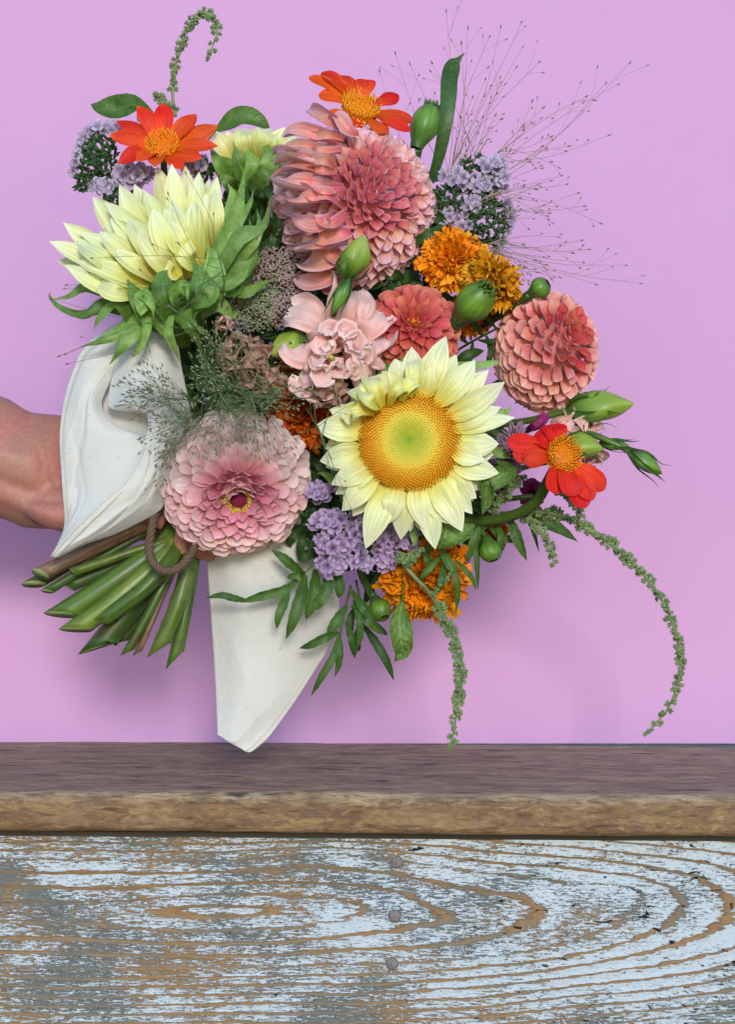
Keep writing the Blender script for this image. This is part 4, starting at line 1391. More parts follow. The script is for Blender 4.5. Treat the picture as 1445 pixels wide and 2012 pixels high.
def lbud(label, p0, p1, R, stem, sw, mat='budy', nsep=4, seplen=.9):
    a, b = P(*p0), P(*p1)
    th = thing('flower_bud', label, 'flower bud', a, None, 'green buds in the bouquet')
    mb = MB()
    T, x, y, L = spindle(mb, a, b, R * S, [(0, .30), (.12, .62), (.35, 1), (.55, .97), (.75, .68), (.9, .36), (1, .05)], 20, .10, 3, 2.2)
    putw('bud', mb, M[mat], th)
    for i in range(nsep):
        q = i / nsep * 6.283 + .9
        o = math.cos(q) * x + math.sin(q) * y
        ln = seplen * (1 + jit(.2))
        pts = [a + o * R * S * .25 - T * .001, a + T * L * ln * .35 + o * R * S * 1.05, a + T * L * ln * .75 + o * R * S * (1.05 + .2 * jit(1)), a + T * L * ln + o * R * S * (1.35 + .3 * random.random())]
        m2 = MB()
        m2.grid(ribbon(pts, R * S * .22 + .0006, 'bract', 10, 5, o, .6))
        putw('sepal', m2, M['leafd' if mat == 'budg' else 'leaf'], th)
    if stem:
        mb = MB()
        mb.tube(PP(stem + [p0]), sw * S, 8, n=16)
        putw('stem', mb, M['stem'], th)
    return th


lbud('long pointed lime green bud at the right edge under the ball dahlia', (1118, 806, .04), (1246, 793, .048), 29, [(980, 835, .01), (1050, 824, .03)], 7, nsep=5, seplen=.7)
lbud('lime green bud right behind the orange centre of the scarlet daisy', (1105, 872, .05), (1186, 882, .058), 24, [(1050, 870, .03)], 6, nsep=3)
lbud('slim dark green bud at the far right end of a thin arching stem', (1240, 888, .05), (1302, 931, .05), 17, [(1080, 850, .03), (1150, 850, .045), (1205, 870, .05)], 6, 'budg', 4, 1.05)
lbud('tiny thin green bud with open sepals on the stem left of the slim dark bud', (1182, 872, .045), (1238, 876, .05), 11, [(1150, 874, .04)], 4, 'budg', 5, 1.35)
lbud('pointed yellow green bud standing in front of the lower big dahlia', (682, 545, .09), (718, 462, .098), 26, [(655, 620, .07), (672, 575, .085)], 5, nsep=4, seplen=.5)
lbud('small drooping dark green bud over the top of the pale pink bloom', (688, 545, .092), (652, 618, .092), 13, [(690, 520, .085)], 4, 'budg', 3, 1.0)
lbud('blunt pale green bud above the curled petals of the open sunflower', (765, 765, .055), (752, 708, .064), 17, [(790, 820, .03)], 7, 'budg', 2)
lbud('lime green bud right above the open sunflower with a thin curled sepal', (795, 755, .06), (796, 700, .066), 19, [(800, 800, .04)], 6, 'budy', 4, 1.0)
lbud('rounded olive green bud left of the pale pink bloom', (608, 668, .052), (530, 696, .062), 30, [(640, 660, .04)], 6, 'budy', 3, .8)
lbud('small green bud above the deep orange marigold in shade', (620, 775, .06), (582, 780, .064), 10, [(650, 775, .045)], 4, 'budg', 2)


# --- statice -----------------------------------------------------------------------------------------------------
def floret_mesh(i, mat):
    r = np.random.RandomState(100 + i)
    mb = MB()
    n = 5
    for k_ in range(n):
        a = k_ / n * 6.283 + r.uniform(-.2, .2)
        rad = np.array((math.cos(a), math.sin(a), 0))
        z = np.array((0, 0, 1.))
        pts = [rad * .1 - z * .5, rad * .45 + z * .15, rad * (.85 + r.uniform(-.1, .1)) + z * (.35 + r.uniform(-.15, .2)), rad * (1.15 + r.uniform(-.15, .15)) + z * (.3 + r.uniform(-.2, .2))]
        mb.grid(ribbon(pts, .62, 'fan', 6, 7, z, .5, ruf=.28, rf=2.4, ph=r.uniform(0, 6), frill=.1))
    return mb.mesh('statice_floret', mat)


SF = [floret_mesh(i, M['statice']) for i in range(4)]
SFP = [floret_mesh(10 + i, M['statice_pale']) for i in range(4)]
CAL = []
for i in range(3):
    mb = MB()
    for k_ in range(9):
        a = random.uniform(0, 6.28); e = random.uniform(.2, 1.2)
        mb.drop((0, 0, -.5), (math.cos(a) * math.cos(e) * .9, math.sin(a) * math.cos(e) * .9, math.sin(e) * 1.0), .20, 4)
    CAL.append(mb.mesh('statice_calyx', M['calyx']))


def place_out(name, me, th, w, out, r, spin=None):
    z = Vector(out).normalized()
    x = z.cross(Vector((0, 0, 1)))
    if x.length < .1: x = Vector((1, 0, 0))
    x.normalize()
    y = z.cross(x)
    R = Matrix((x, y, z)).transposed().to_4x4() @ Matrix.Rotation(random.uniform(0, 6.28), 4, 'Z') @ Matrix.Diagonal((r, r, r, 1))
    R.translation = Vector(w)
    put(name, me, th, MW[th].inverted() @ R)


def statice(label, c, d, spots, greens, pale=False, r=13):
    th = thing('statice', label, 'flower', P(c[0], c[1], d), None, 'lavender statice in the bouquet')
    for (x, y, dd) in spots:
        w = P(x + jit(3), y + jit(3), d + dd)
        o = (w - P(c[0], c[1], d - .02))
        o = nrm(o) + np.array((0, -.5, .15))
        place_out('floret', random.choice(SFP if pale else SF), th, w, o, r * .82 * S * random.uniform(.75, 1.25))
    for (x, y, dd) in greens:
        w = P(x + jit(3), y + jit(3), d + dd)
        o = nrm(w - P(c[0], c[1], d - .02)) + np.array((0, -.6, .2))
        place_out('calyx', random.choice(CAL), th, w, o, 15 * S * random.uniform(.8, 1.2))
    stem_part(th, P(c[0], c[1], d - .01), .0018)
    return th


def blob(poly_c, rx_, ry_, n, dz=.006, rot=0):
    out_ = []
    for i in range(n):
        q = math.sqrt((i + .5) / n); a = i * GA
        x, y = q * rx_ * math.cos(a), q * ry_ * math.sin(a)
        out_.append((poly_c[0] + x * math.cos(rot) - y * math.sin(rot), poly_c[1] + x * math.sin(rot) + y * math.cos(rot), dz * (1 - q * q) * 2 + jit(.002)))
    return out_


rim = [(232, 250), (212, 246), (192, 250), (175, 257), (163, 270), (158, 288), (152, 305), (147, 322), (143, 338), (205, 258), (185, 266), (170, 285), (160, 318), (222, 258), (240, 262), (150, 328), (168, 300)]
statice('lavender statice with a dark green underside at the far upper left', (190, 305), .005, [(x, y, .004 + jit(.003)) for x, y in rim], blob((192, 310), 36, 52, 44, .006) + blob((160, 358), 12, 18, 6), True, 12)
statice('lavender statice just under the left orange red daisy, behind the side sunflower', (258, 350), .005,
        blob((262, 345), 34, 22, 16) + blob((205, 365), 34, 12, 14) + [(275, 238, 0), (268, 252, 0)], blob((225, 385), 22, 22, 12), True, 12)
statice('grey lavender statice tucked right of the left daisy beside the half open sunflower', (390, 325), .0, blob((388, 325), 26, 18, 13), blob((408, 335), 16, 22, 8), True, 11)
statice('lilac statice below the open sunflower, the longest cluster', (660, 1060), .050,
        blob((632, 972), 24, 18, 8) + blob((648, 1025), 36, 22, 12) + blob((665, 1070), 46, 24, 14) + blob((655, 1108), 32, 16, 8) + blob((708, 1040), 22, 28, 8) + blob((708, 1102), 22, 12, 5),
        blob((650, 1030), 55, 70, 26, -.006), False, 14)
statice('lilac statice peeping out under the tip of the open sunflower, right of the longest cluster', (770, 1075), .040, blob((765, 1055), 42, 26, 16) + blob((758, 1098), 22, 20, 8) + blob((800, 1060), 20, 22, 6),
        blob((770, 1075), 46, 36, 18, -.006), False, 13)
statice('upper lavender statice at the right amid the fine grass threads', (955, 365), .002, blob((968, 325), 30, 16, 11) + blob((945, 362), 38, 20, 12) + blob((990, 350), 10, 26, 5) + blob((900, 350), 34, 18, 7),
        blob((880, 395), 36, 30, 24) + blob((945, 348), 44, 44, 22, .002), True, 12)
statice('lower lavender statice at the right with a dark green side above the orange marigold', (950, 440), .004,
        [(998, 400, 0), (1002, 420, 0), (1003, 440, 0), (998, 460, 0), (990, 480, 0), (975, 497, -.003), (1004, 430, 0), (985, 470, 0)] + blob((880, 425), 26, 22, 10) + blob((915, 440), 22, 30, 9) + blob((930, 405), 26, 16, 7),
        blob((955, 435), 42, 54, 48, .008) + blob((865, 455), 20, 16, 8), True, 12)

# --- sedum -------------------------------------------------------------------------------------------------------
t = thing('sedum', 'flat dusty pink and green sedum head with tiny buds left of the pale pink bloom', 'flower', P(525, 580, .02), None)
for (cc, rx_, ry_, n, mt, nm) in (((545, 535), 100, 48, 620, 'sedum', 'pink_florets'), ((505, 600), 88, 50, 620, 'sedumg', 'green_florets'), ((560, 600), 70, 46, 360, 'sedum', 'pink_florets'),
                                  ((470, 580), 50, 36, 160, 'sedum', 'pink_florets')):
    mb = MB()
    for i in range(n):
        q = math.sqrt((i + .5) / n); a = i * GA
        x, y = cc[0] + q * rx_ * math.cos(a) + jit(3), cc[1] + q * ry_ * math.sin(a) + jit(3)
        lump = .003 * math.sin(x * .11) * math.cos(y * .13)
        w = P(x, y, .030 + .016 * (1 - q * q) + lump + jit(.002))
        for k_ in range(3):
            o = np.array((jit(.0016), -.0026 + jit(.001), jit(.0016)))
            mb.drop(w - o * .4, w + o, .0008, 4)
    putw(nm, mb, M[mt], t)['kind'] = 'stuff'
mb = MB()
a = np.arange(20) / 20 * 2 * math.pi
g = np.array([[P(525 + q * 95 * math.cos(b), 572 - q * 62 * math.sin(b), .030 + .012 * (1 - q * q)) for b in a] for q in (1, .8, .5, .25, .01)])
mb.grid(g, wrap=True)
putw('flower_head', mb, M['calyx'], t)
stem_part(t, P(520, 590, .02), .003)




# ------------------------------------------------------------------ the white napkin
def loft(rows, nr_=40, nc=26):
    rows = [crom(PP(r), nc) for r in rows]
    A = np.array(rows)
    return np.stack([crom(A[:, j], nr_) for j in range(nc)], 1)


def cloth_part(name, rows, th, nr_=44, nc=30, thick=.0007, wr=.0015, seed=3, amp=1.0, flat=None):
    if flat:
        rows = [[(x_, y_, flat[0] + (d_ - flat[0]) * flat[1]) for x_, y_, d_ in r_] for r_ in rows]
    g = loft(rows, nr_, nc)
    u = np.linspace(0, 1, nc)[None]; v = np.linspace(0, 1, nr_)[:, None]
    g[..., 1] += wr * amp * .8 * fbm(u * 4 + v * 3, v * 5 - u, seed, 4)
    rk = np.random.RandomState(seed)
    for q in range(9):                       # sharp little creases left by folding
        ang, o_ = rk.uniform(-.9, .9), rk.uniform(.1, .9)
        dd = (v - o_) * math.cos(ang) + (u - .5) * math.sin(ang)
        al = np.clip(1.2 - abs((u - rk.uniform(.2, .8)) * math.cos(ang) - (v - o_) * math.sin(ang)) * rk.uniform(2, 4), 0, 1)
        g[..., 1] += rk.choice([-1, 1]) * .0011 * amp * al * np.exp(-np.abs(dd) / .035)
    mb = MB()
    mb.grid(g)
    o = putw(name, mb, M['cloth'], th, origin=g[0, 0])
    sol = o.modifiers.new("thickness", 'SOLIDIFY')
    sol.thickness = thick
    sol.offset = 0
    return o, g


nap = thing('napkin', 'white canvas napkin wrapped round the stems with one corner hanging below the zinnia', 'napkin', P(260, 900, .04))
# left panel, its rolled right edge runs from the tip up into the fold
_, gA = cloth_part('cloth_fold', [
    [(232, 634, .010), (255, 628, .014), (280, 632, .016), (300, 645, .012)],
    [(196, 655, .018), (225, 655, .028), (250, 660, .030), (270, 668, .024)],
    [(162, 688, .026), (185, 700, .040), (212, 712, .038), (232, 720, .028)],
    [(146, 722, .030), (165, 735, .043), (190, 745, .044), (216, 752, .030)],
    [(131, 765, .033), (152, 775, .046), (178, 785, .050), (200, 795, .036)],
    [(121, 815, .036), (150, 825, .048), (182, 832, .056), (222, 834, .050)],
    [(117, 860, .038), (150, 865, .050), (200, 868, .060), (286, 866, .066)],
    [(120, 920, .040), (150, 922, .051), (190, 920, .061), (274, 918, .072)],
    [(124, 975, .042), (148, 975, .052), (180, 970, .062), (240, 968, .074)],
    [(127, 1030, .044), (136, 1022, .054), (148, 1018, .062), (172, 1024, .072)],
    [(114, 1068, .048), (118, 1064, .056), (124, 1062, .062), (132, 1060, .070)],
    [(99, 1095, .055), (100, 1095, .057), (101, 1094, .060), (103, 1092, .064)]], nap, 90, 60, seed=4, flat=(.048, .5))
for off_ in (7.5,):
    mb = MB()
    mb.tube(PP([(203, 668, 0.0395), (170, 694, 0.0422), (153, 728, 0.0440), (139, 768, 0.0455), (128, 816, 0.0460), (124.5, 860, 0.0465), (127.5, 920, 0.0473), (131, 975, 0.0483), (133, 1028, 0.0503)]) + np.array((0, -.0016, 0)), .8 * S, 5, n=60)
    putw('seam', mb, M['hemline'], nap)
# right panel: comes down from the bracts, round the mouth of the fold, and folds over to the tip
_, gB = cloth_part('cloth_fold', [
    [(262, 640, .004), (290, 645, .022), (320, 660, .022), (350, 680, .010)],
    [(232, 690, .018), (270, 690, .036), (315, 700, .036), (356, 720, .015)],
    [(222, 735, .020), (262, 738, .050), (315, 745, .048), (366, 765, .020)],
    [(214, 775, .028), (258, 776, .060), (310, 785, .056), (374, 805, .024)],
    [(218, 802, .044), (258, 794, .066), (305, 806, .060), (378, 830, .028)],
    [(290, 816, .060), (305, 822, .066), (335, 832, .060), (378, 850, .030)],
    [(293, 838, .064), (308, 845, .068), (335, 856, .062), (374, 880, .034)],
    [(284, 870, .072), (300, 880, .074), (330, 890, .066), (362, 910, .038)],
    [(274, 902, .080), (292, 915, .080), (315, 925, .070), (345, 945, .040)],
    [(246, 948, .082), (268, 962, .080), (292, 975, .070), (325, 985, .042)],
    [(205, 984, .082), (230, 1002, .078), (262, 1010, .066), (306, 1008, .044)],
    [(160, 1026, .078), (182, 1046, .072), (205, 1050, .060), (228, 1048, .046)],
    [(126, 1062, .072), (142, 1072, .068), (156, 1072, .060), (170, 1068, .050)],
    [(102, 1090, .066), (104, 1094, .064), (108, 1096, .062), (112, 1096, .058)]], nap, 100, 60, seed=9, flat=(.062, .5))
mb = MB()
mb.tube(PP([(290, 850, 0.0645), (285, 872, 0.0675), (274, 903, 0.0715), (246, 948, 0.0725), (205, 984, 0.0725), (160, 1026, 0.0705), (126, 1062, 0.0675), (103, 1092, 0.0640)]), 2.3 * S, 8, n=50)
putw('hem', mb, M['cloth'], nap)
mb = MB()
mb.tube(PP([(252, 944, 0.0705), (212, 984, 0.0725), (168, 1026, 0.0710), (132, 1062, 0.0683), (112, 1084, 0.0655)]) + np.array((.0014, -.0012, -.0018)), 1.0 * S, 5, n=50)
putw('seam', mb, M['hemline'], nap)
mb = MB()
mb.tube(PP([(224, 795, 0.0600), (240, 793, 0.0630), (258, 793, 0.0640), (276, 800, 0.0635), (290, 815, 0.0615), (294, 838, 0.0630), (288, 860, 0.0660)]), 2.0 * S, 8, n=30)
putw('hem', mb, M['cloth'], nap)
cloth_part('cloth_lining', [[(178, 690, 0.0236), (220, 690, 0.0248), (275, 690, 0.0260), (330, 690, 0.0224)], [(195, 755, 0.0272), (236, 765, 0.0296), (275, 775, 0.0320), (330, 790, 0.0332)], [(200, 815, 0.0320), (240, 825, 0.0356), (275, 835, 0.0380), (330, 845, 0.0380)],
                            [(205, 880, 0.0356), (240, 885, 0.0380), (275, 890, 0.0404), (330, 900, 0.0404)]], nap, 16, 16, seed=5)
# the corner that hangs below the zinnia
_, gD = cloth_part('hanging_corner', [
    [(398, 1000, .012), (470, 1000, .028), (560, 1000, .022), (640, 1000, .002)],
    [(401, 1050, .008), (470, 1050, .024), (560, 1050, .020), (652, 1060, .000)],
    [(406, 1100, .004), (470, 1105, .020), (560, 1110, .018), (662, 1130, -.002)],
    [(411, 1160, .001), (475, 1168, .016), (565, 1180, .016), (666, 1200, -.004)],
    [(416, 1230, -.001), (478, 1238, .012), (560, 1245, .012), (652, 1262, -.004)],
    [(421, 1300, -.001), (478, 1308, .010), (548, 1312, .008), (618, 1318, -.003)],
    [(425, 1370, .000), (472, 1378, .008), (530, 1380, .006), (582, 1374, -.002)],
    [(428, 1436, .002), (460, 1446, .007), (500, 1440, .004), (543, 1428, .000)],
    [(430, 1443, .003), (455, 1459, .006), (490, 1467, .004), (524, 1452, .001)],
    [(452, 1454, .004), (470, 1467, .005), (489, 1478, .004), (508, 1466, .002)]], nap, 90, 60, seed=12, amp=.7)
mb = MB()
mb.tube(PP([(655, 1255, -.003), (618, 1318, -.002), (582, 1374, -.001), (543, 1428, .001), (508, 1466, .003), (490, 1478, .005)]) + np.array((-.003, -.0018, .0005)), .8 * S, 5, n=40)
putw('seam', mb, M['hemline'], nap)

# ------------------------------------------------------------------ the person: forearm, hand and gripping fingers, one skin
pers = bpy.data.meshes.new('arm_cage')
mb = MB()
secs = [(-260, 860, 150, 120, -.020), (-120, 878, 138, 112, -.018), (-40, 892, 126, 106, -.016), (5, 900, 118, 100, -.015), (35, 915, 113, 98, -.014), (50, 923, 114, 97, -.014),
        (75, 926, 115, 94, -.014), (110, 928, 114, 86, -.015), (160, 935, 108, 74, -.020), (215, 950, 100, 60, -.026), (270, 970, 94, 54, -.030), (320, 985, 84, 46, -.030), (350, 990, 60, 36, -.028)]
n = 26
a = np.arange(n) / n * 2 * math.pi
g = []
for (x, y, hy, hd, d) in secs:
    c = P(x, y, d)
    bulge = 1 + .05 * np.cos(2 * a + .6)
    rg = np.stack([c[0] + 0 * a + (np.sin(a) * .004), c[1] - np.cos(a) * hd * S * bulge, c[2] + np.sin(a) * hy * S], -1)
    g.append(rg)
mb.grid(np.array(g), wrap=True)
b0 = 0
mb.f.append(tuple(range(n))[::-1]); mb.mi.append(0)
mb.f.append(tuple((len(secs) - 1) * n + j for j in range(n))); mb.mi.append(0)
# thumb mound, then thumb and fingers that close round the stems
mb.tube(PP([(40, 985, .004), (110, 1000, .010), (175, 1012, .012), (235, 1012, .018), (285, 1010, .026), (325, 1028, .028)]), np.array((14, 34, 30, 22, 19, 13)) * S * 1.25, 12, n=26)
for pts, rr in (([(300, 930, -.030), (360, 940, -.010), (380, 990, .014), (362, 1050, .026), (352, 1090, .024)], (24, 24, 22, 20, 15)),
                ([(310, 960, -.032), (385, 965, -.015), (418, 1010, .006), (402, 1060, .018), (388, 1098, .016)], (24, 24, 22, 20, 15)),
                ([(310, 990, -.034), (385, 1000, -.020), (430, 1030, .002), (420, 1070, .014), (408, 1098, .010)], (23, 22, 20, 18, 14)),
                ([(300, 1020, -.034), (370, 1040, -.024), (415, 1062, -.008), (412, 1085, .004)], (21, 20, 17, 12))):
    mb.tube(PP(pts), np.array(rr) * S, 12, n=24)
me = mb.mesh('arm_cage', M['skin'])
tmp = bpy.data.objects.new('arm_cage', me)
C.objects.link(tmp)
rm = tmp.modifiers.new("remesh", 'REMESH')
rm.mode = 'VOXEL'
rm.voxel_size = .0022
rm.use_smooth_shade = True
sm = tmp.modifiers.new("smooth", 'SMOOTH')
sm.factor = .6
sm.iterations = 6
dg = bpy.context.evaluated_depsgraph_get()
dg.update()
skin = bpy.data.meshes.new_from_object(tmp.evaluated_get(dg))
bpy.data.objects.remove(tmp)
co = np.empty(len(skin.vertices) * 3)
skin.vertices.foreach_get("co", co)
co = co.reshape(-1, 3)
# wrist creases and tendons pressed into the surface
nv = np.empty(len(skin.vertices) * 3)
skin.vertices.foreach_get("normal", nv)
nv = nv.reshape(-1, 3)
kk = S * (D - co[:, 1] * -1) / D
pxv = co[:, 0] / kk + 722.5
pyv = 1006 - co[:, 2] / kk
dsp = np.zeros(len(co))
for (x0_, y0_, bend, wd, dep, ya_, yb_) in ((86, 930, 16, 2.6, .0009, 880, 1000), (98, 930, 22, 2.4, .0009, 900, 985), (50, 860, -8, 3.0, .0008, 800, 850), (108, 940, 26, 2.4, .0007, 900, 1000)):
    xc = x0_ + bend * ((pyv - y0_) / 70.)
    msk = np.clip((pyv - ya_) / 18, 0, 1) * np.clip((yb_ - pyv) / 18, 0, 1)
    dsp -= dep * msk * np.exp(-((pxv - xc) / wd) ** 2)
for (xa, ya_, xb, yb_, wd, dep) in ((-40, 930, 110, 985, 14, -.0022), (0, 975, 120, 1020, 13, .0014), (-40, 880, 60, 905, 18, .0010), (60, 985, 122, 975, 8, -.0016)):
    L2 = (xb - xa) ** 2 + (yb_ - ya_) ** 2
    tt = np.clip(((pxv - xa) * (xb - xa) + (pyv - ya_) * (yb_ - ya_)) / L2, 0, 1)
    dd = np.hypot(pxv - xa - tt * (xb - xa), pyv - ya_ - tt * (yb_ - ya_))
    dsp += dep * np.exp(-(dd / wd) ** 2)
dsp[co[:, 1] > .015] = 0
co = co + nv * dsp[:, None]
org = np.array(P(-200, 880, -.02))
skin.vertices.foreach_set("co", (co - org).ravel())
skin.materials.clear()
skin.materials.append(M['skin'])
skin.polygons.foreach_set("use_smooth", np.ones(len(skin.polygons), dtype=bool))
skin.name = 'person'
skin.update()
po = put('person', skin, None, Matrix.Translation(Vector(org)))
MW[po] = Matrix.Translation(Vector(org))
tag(po, 'bare forearm and hand reaching in from the left and gripping the stems under the napkin', 'person')

# ------------------------------------------------------------------ twine
path = crom(PP([(318, 985, .040), (306, 1010, .050), (297, 1045, .056), (293, 1082, .058), (303, 1108, .060), (325, 1122, .060), (350, 1116, .058), (372, 1094, .054), (390, 1062, .046), (402, 1030, .036), (412, 1000, .03)]), 120)
T = tangents(path)
x = nrm(np.cross(T[0], (0, 1, .1)))
twt = thing('twine', 'loop of brown jute twine tied round the stems under the pink zinnia', 'twine', path[60])
strands = [[], [], []]
for i in range(len(path)):
    x = nrm(x - T[i] * (x @ T[i]))
    y = np.cross(T[i], x)
    for k_ in range(3):
        q = i * .55 + k_ * 2.094
        strands[k_].append(path[i] + 4.2 * S * (math.cos(q) * x + math.sin(q) * y))
for s_ in strands:
    mb = MB()
    mb.tube(np.array(s_), 4.6 * S, 7)
    putw('strand', mb, M['twine'], twt)

# ------------------------------------------------------------------ cut stem ends
cs = [
    ('thick brown stem at the top of the cut bundle, right under the cloth tip', (335, 1005, .020), (215, 1062, .026), (78, 1128, .030), 13, 'stemb', 1.2),
    ('dark green leafy stem end poking out behind the thick brown stem at the far left', (330, 1000, .005), (200, 1070, .010), (66, 1148, .012), 12, 'stemd', 2.2),
    ('thin dark stem just under the thick brown stem', (330, 1015, .016), (200, 1095, .020), (92, 1162, .022), 8, 'stemd', 1.5),
    ('thin light green stem with a straight cut, crossing under the brown stem', (335, 1055, .024), (240, 1090, .030), (142, 1124, .032), 8, 'stemy', .6),
    ('short dark stem in the shadow below the thin light green stem', (330, 1050, .010), (240, 1105, .014), (132, 1152, .016), 12, 'stemd', 1.0),
    ('broad green stem cut at a steep slant, leftmost of the broad ones', (335, 1055, .020), (240, 1130, .028), (120, 1208, .030), 19, 'stem', 1.7),
    ('broad yellow green stem second from the left among the broad ones', (340, 1070, .022), (255, 1155, .032), (147, 1238, .034), 18, 'stemy', 1.6),
    ('glossy green stem lying across the broad yellow green one', (345, 1080, .026), (290, 1150, .038), (195, 1222, .036), 14, 'stem', 1.2),
    ('broad flat green stem with a pointed triangular cut, in the middle of the bundle', (345, 1060, .012), (275, 1170, .018), (195, 1272, .020), 21, 'stemd', 2.0),
    ('thin green stem, left one of the close pair hanging in the middle', (355, 1070, .018), (305, 1180, .026), (250, 1282, .026), 8, 'stem', 1.8),
    ('thin brownish stem, right one of the close pair hanging in the middle', (358, 1070, .014), (315, 1180, .022), (270, 1284, .022), 6, 'stemb', 1.6),
    ('dark thin stem behind the close pair of thin stems', (352, 1060, .004), (290, 1180, .010), (235, 1262, .012), 11, 'stemd', 1.5),
    ('olive green stem with a knobbly joint, second from the right end of the bundle', (372, 1075, .018), (355, 1170, .026), (313, 1276, .026), 14, 'stemy', 2.0),
    ('rightmost green stem of the cut bundle, ending lowest of all', (380, 1080, .012), (366, 1190, .018), (344, 1296, .018), 12, 'stem', 2.2),
]
bun = thing('stem_bundle', 'bundle of cut green flower stems fanning out to the lower left below the hand', 'stems', GRIP)
for lab, a_, b_, c_, w, mt, cut in cs:
    mb = MB()
    pts = [GRIP * .5 + P(*a_) * .5 + np.array((0, .004, .01)), P(*a_), P(*b_), P(*c_)]
    L = np.linalg.norm(pts[3] - pts[2])
    mb.tube(crom(np.array(pts), 18), np.array([w * 1.14 * S * (.92 + .10 * (i / 17) ** 2 + (.12 if ('knobbly' in lab and i == 12) else 0)) for i in range(18)]), 14, cut=cut * .75, ridge=.02)
    tag(putw('stem', mb, [M[mt], M['cutface']], bun), lab)

# ------------------------------------------------------------------ leaves
def leaf_thing(name, label, leaves, group=None, stem=None, sw=2.2, mat='leaf', cat='leaf', stmat='stem', partname='leaflet'):
    """leaves: (pts, halfwidth, dict)"""
    if len(leaves) == 1 and not stem:
        pts, w, kw = leaves[0]
        kw = dict(kw)
        mt = kw.pop('mat', mat)
        kw.setdefault('prof', 'lance')
        mb = MB()
        mb.grid(ribbon(PP(pts), w * S, n=kw.pop('n', 20), ns=kw.pop('ns', 7), **kw))
        o = putw(name, mb, M[mt], None)
        return tag(o, label, cat, group)
    th = thing(name, label, cat, P(*(stem[0] if stem else leaves[0][0][0])), None, group)
    for pts, w, kw in leaves:
        kw = dict(kw)
        mt = kw.pop('mat', mat)
        kw.setdefault('prof', 'lance')
        mb = MB()
        mb.grid(ribbon(PP(pts), w * S, n=kw.pop('n', 18), ns=kw.pop('ns', 5), **kw))
        putw(partname, mb, M[mt], th)
    if stem:
        mb = MB()
        mb.tube(PP(stem), sw * S, 6, n=18)
        putw('stem', mb, M[stmat], th)
    return th


SERR = dict(serr=.16, freq=11, fold=.25, cup=.2)
leaf_thing('blade_leaf', 'long dark green blade leaf standing at the top with a curled tip', [([(845, 360, -.004), (862, 310, .004), (876, 240, .01), (881, 190, .008), (883, 155, .004), (889, 133, .000), (900, 118, -.003), (914, 104, -.006)], 17,
           dict(prof='blade', n=40, cup=.15, fold=.12, nr=(.2, -1, 0)))], None, mat='blade')
leaf_thing('broad_leaf', 'broad green leaf at the upper left above the lavender statice', [([(300, 222, -.02), (262, 206, -.012), (230, 215, -.004), (200, 212, -.004), (178, 205, -.008)], 27, dict(prof='leaf', cup=.4, fold=.2, nr=(0, -1, .25), ruf=.10)), ],
           'broad leaves at the top', stem=[(335, 225, -.02), (300, 222, -.02), (285, 215, -.016)], sw=2)
leaf_thing('broad_leaf', 'broad green leaf between the left daisy and the big dahlia', [([(420, 262, -.02), (450, 243, -.012), (480, 232, -.008), (510, 240, -.008), (532, 256, -.012)], 24, dict(prof='leaf', cup=.4, fold=.25, nr=(0, -1, .35), ruf=.10))],
           'broad leaves at the top', stem=[(400, 285, -.02), (420, 262, -.02)], sw=2)

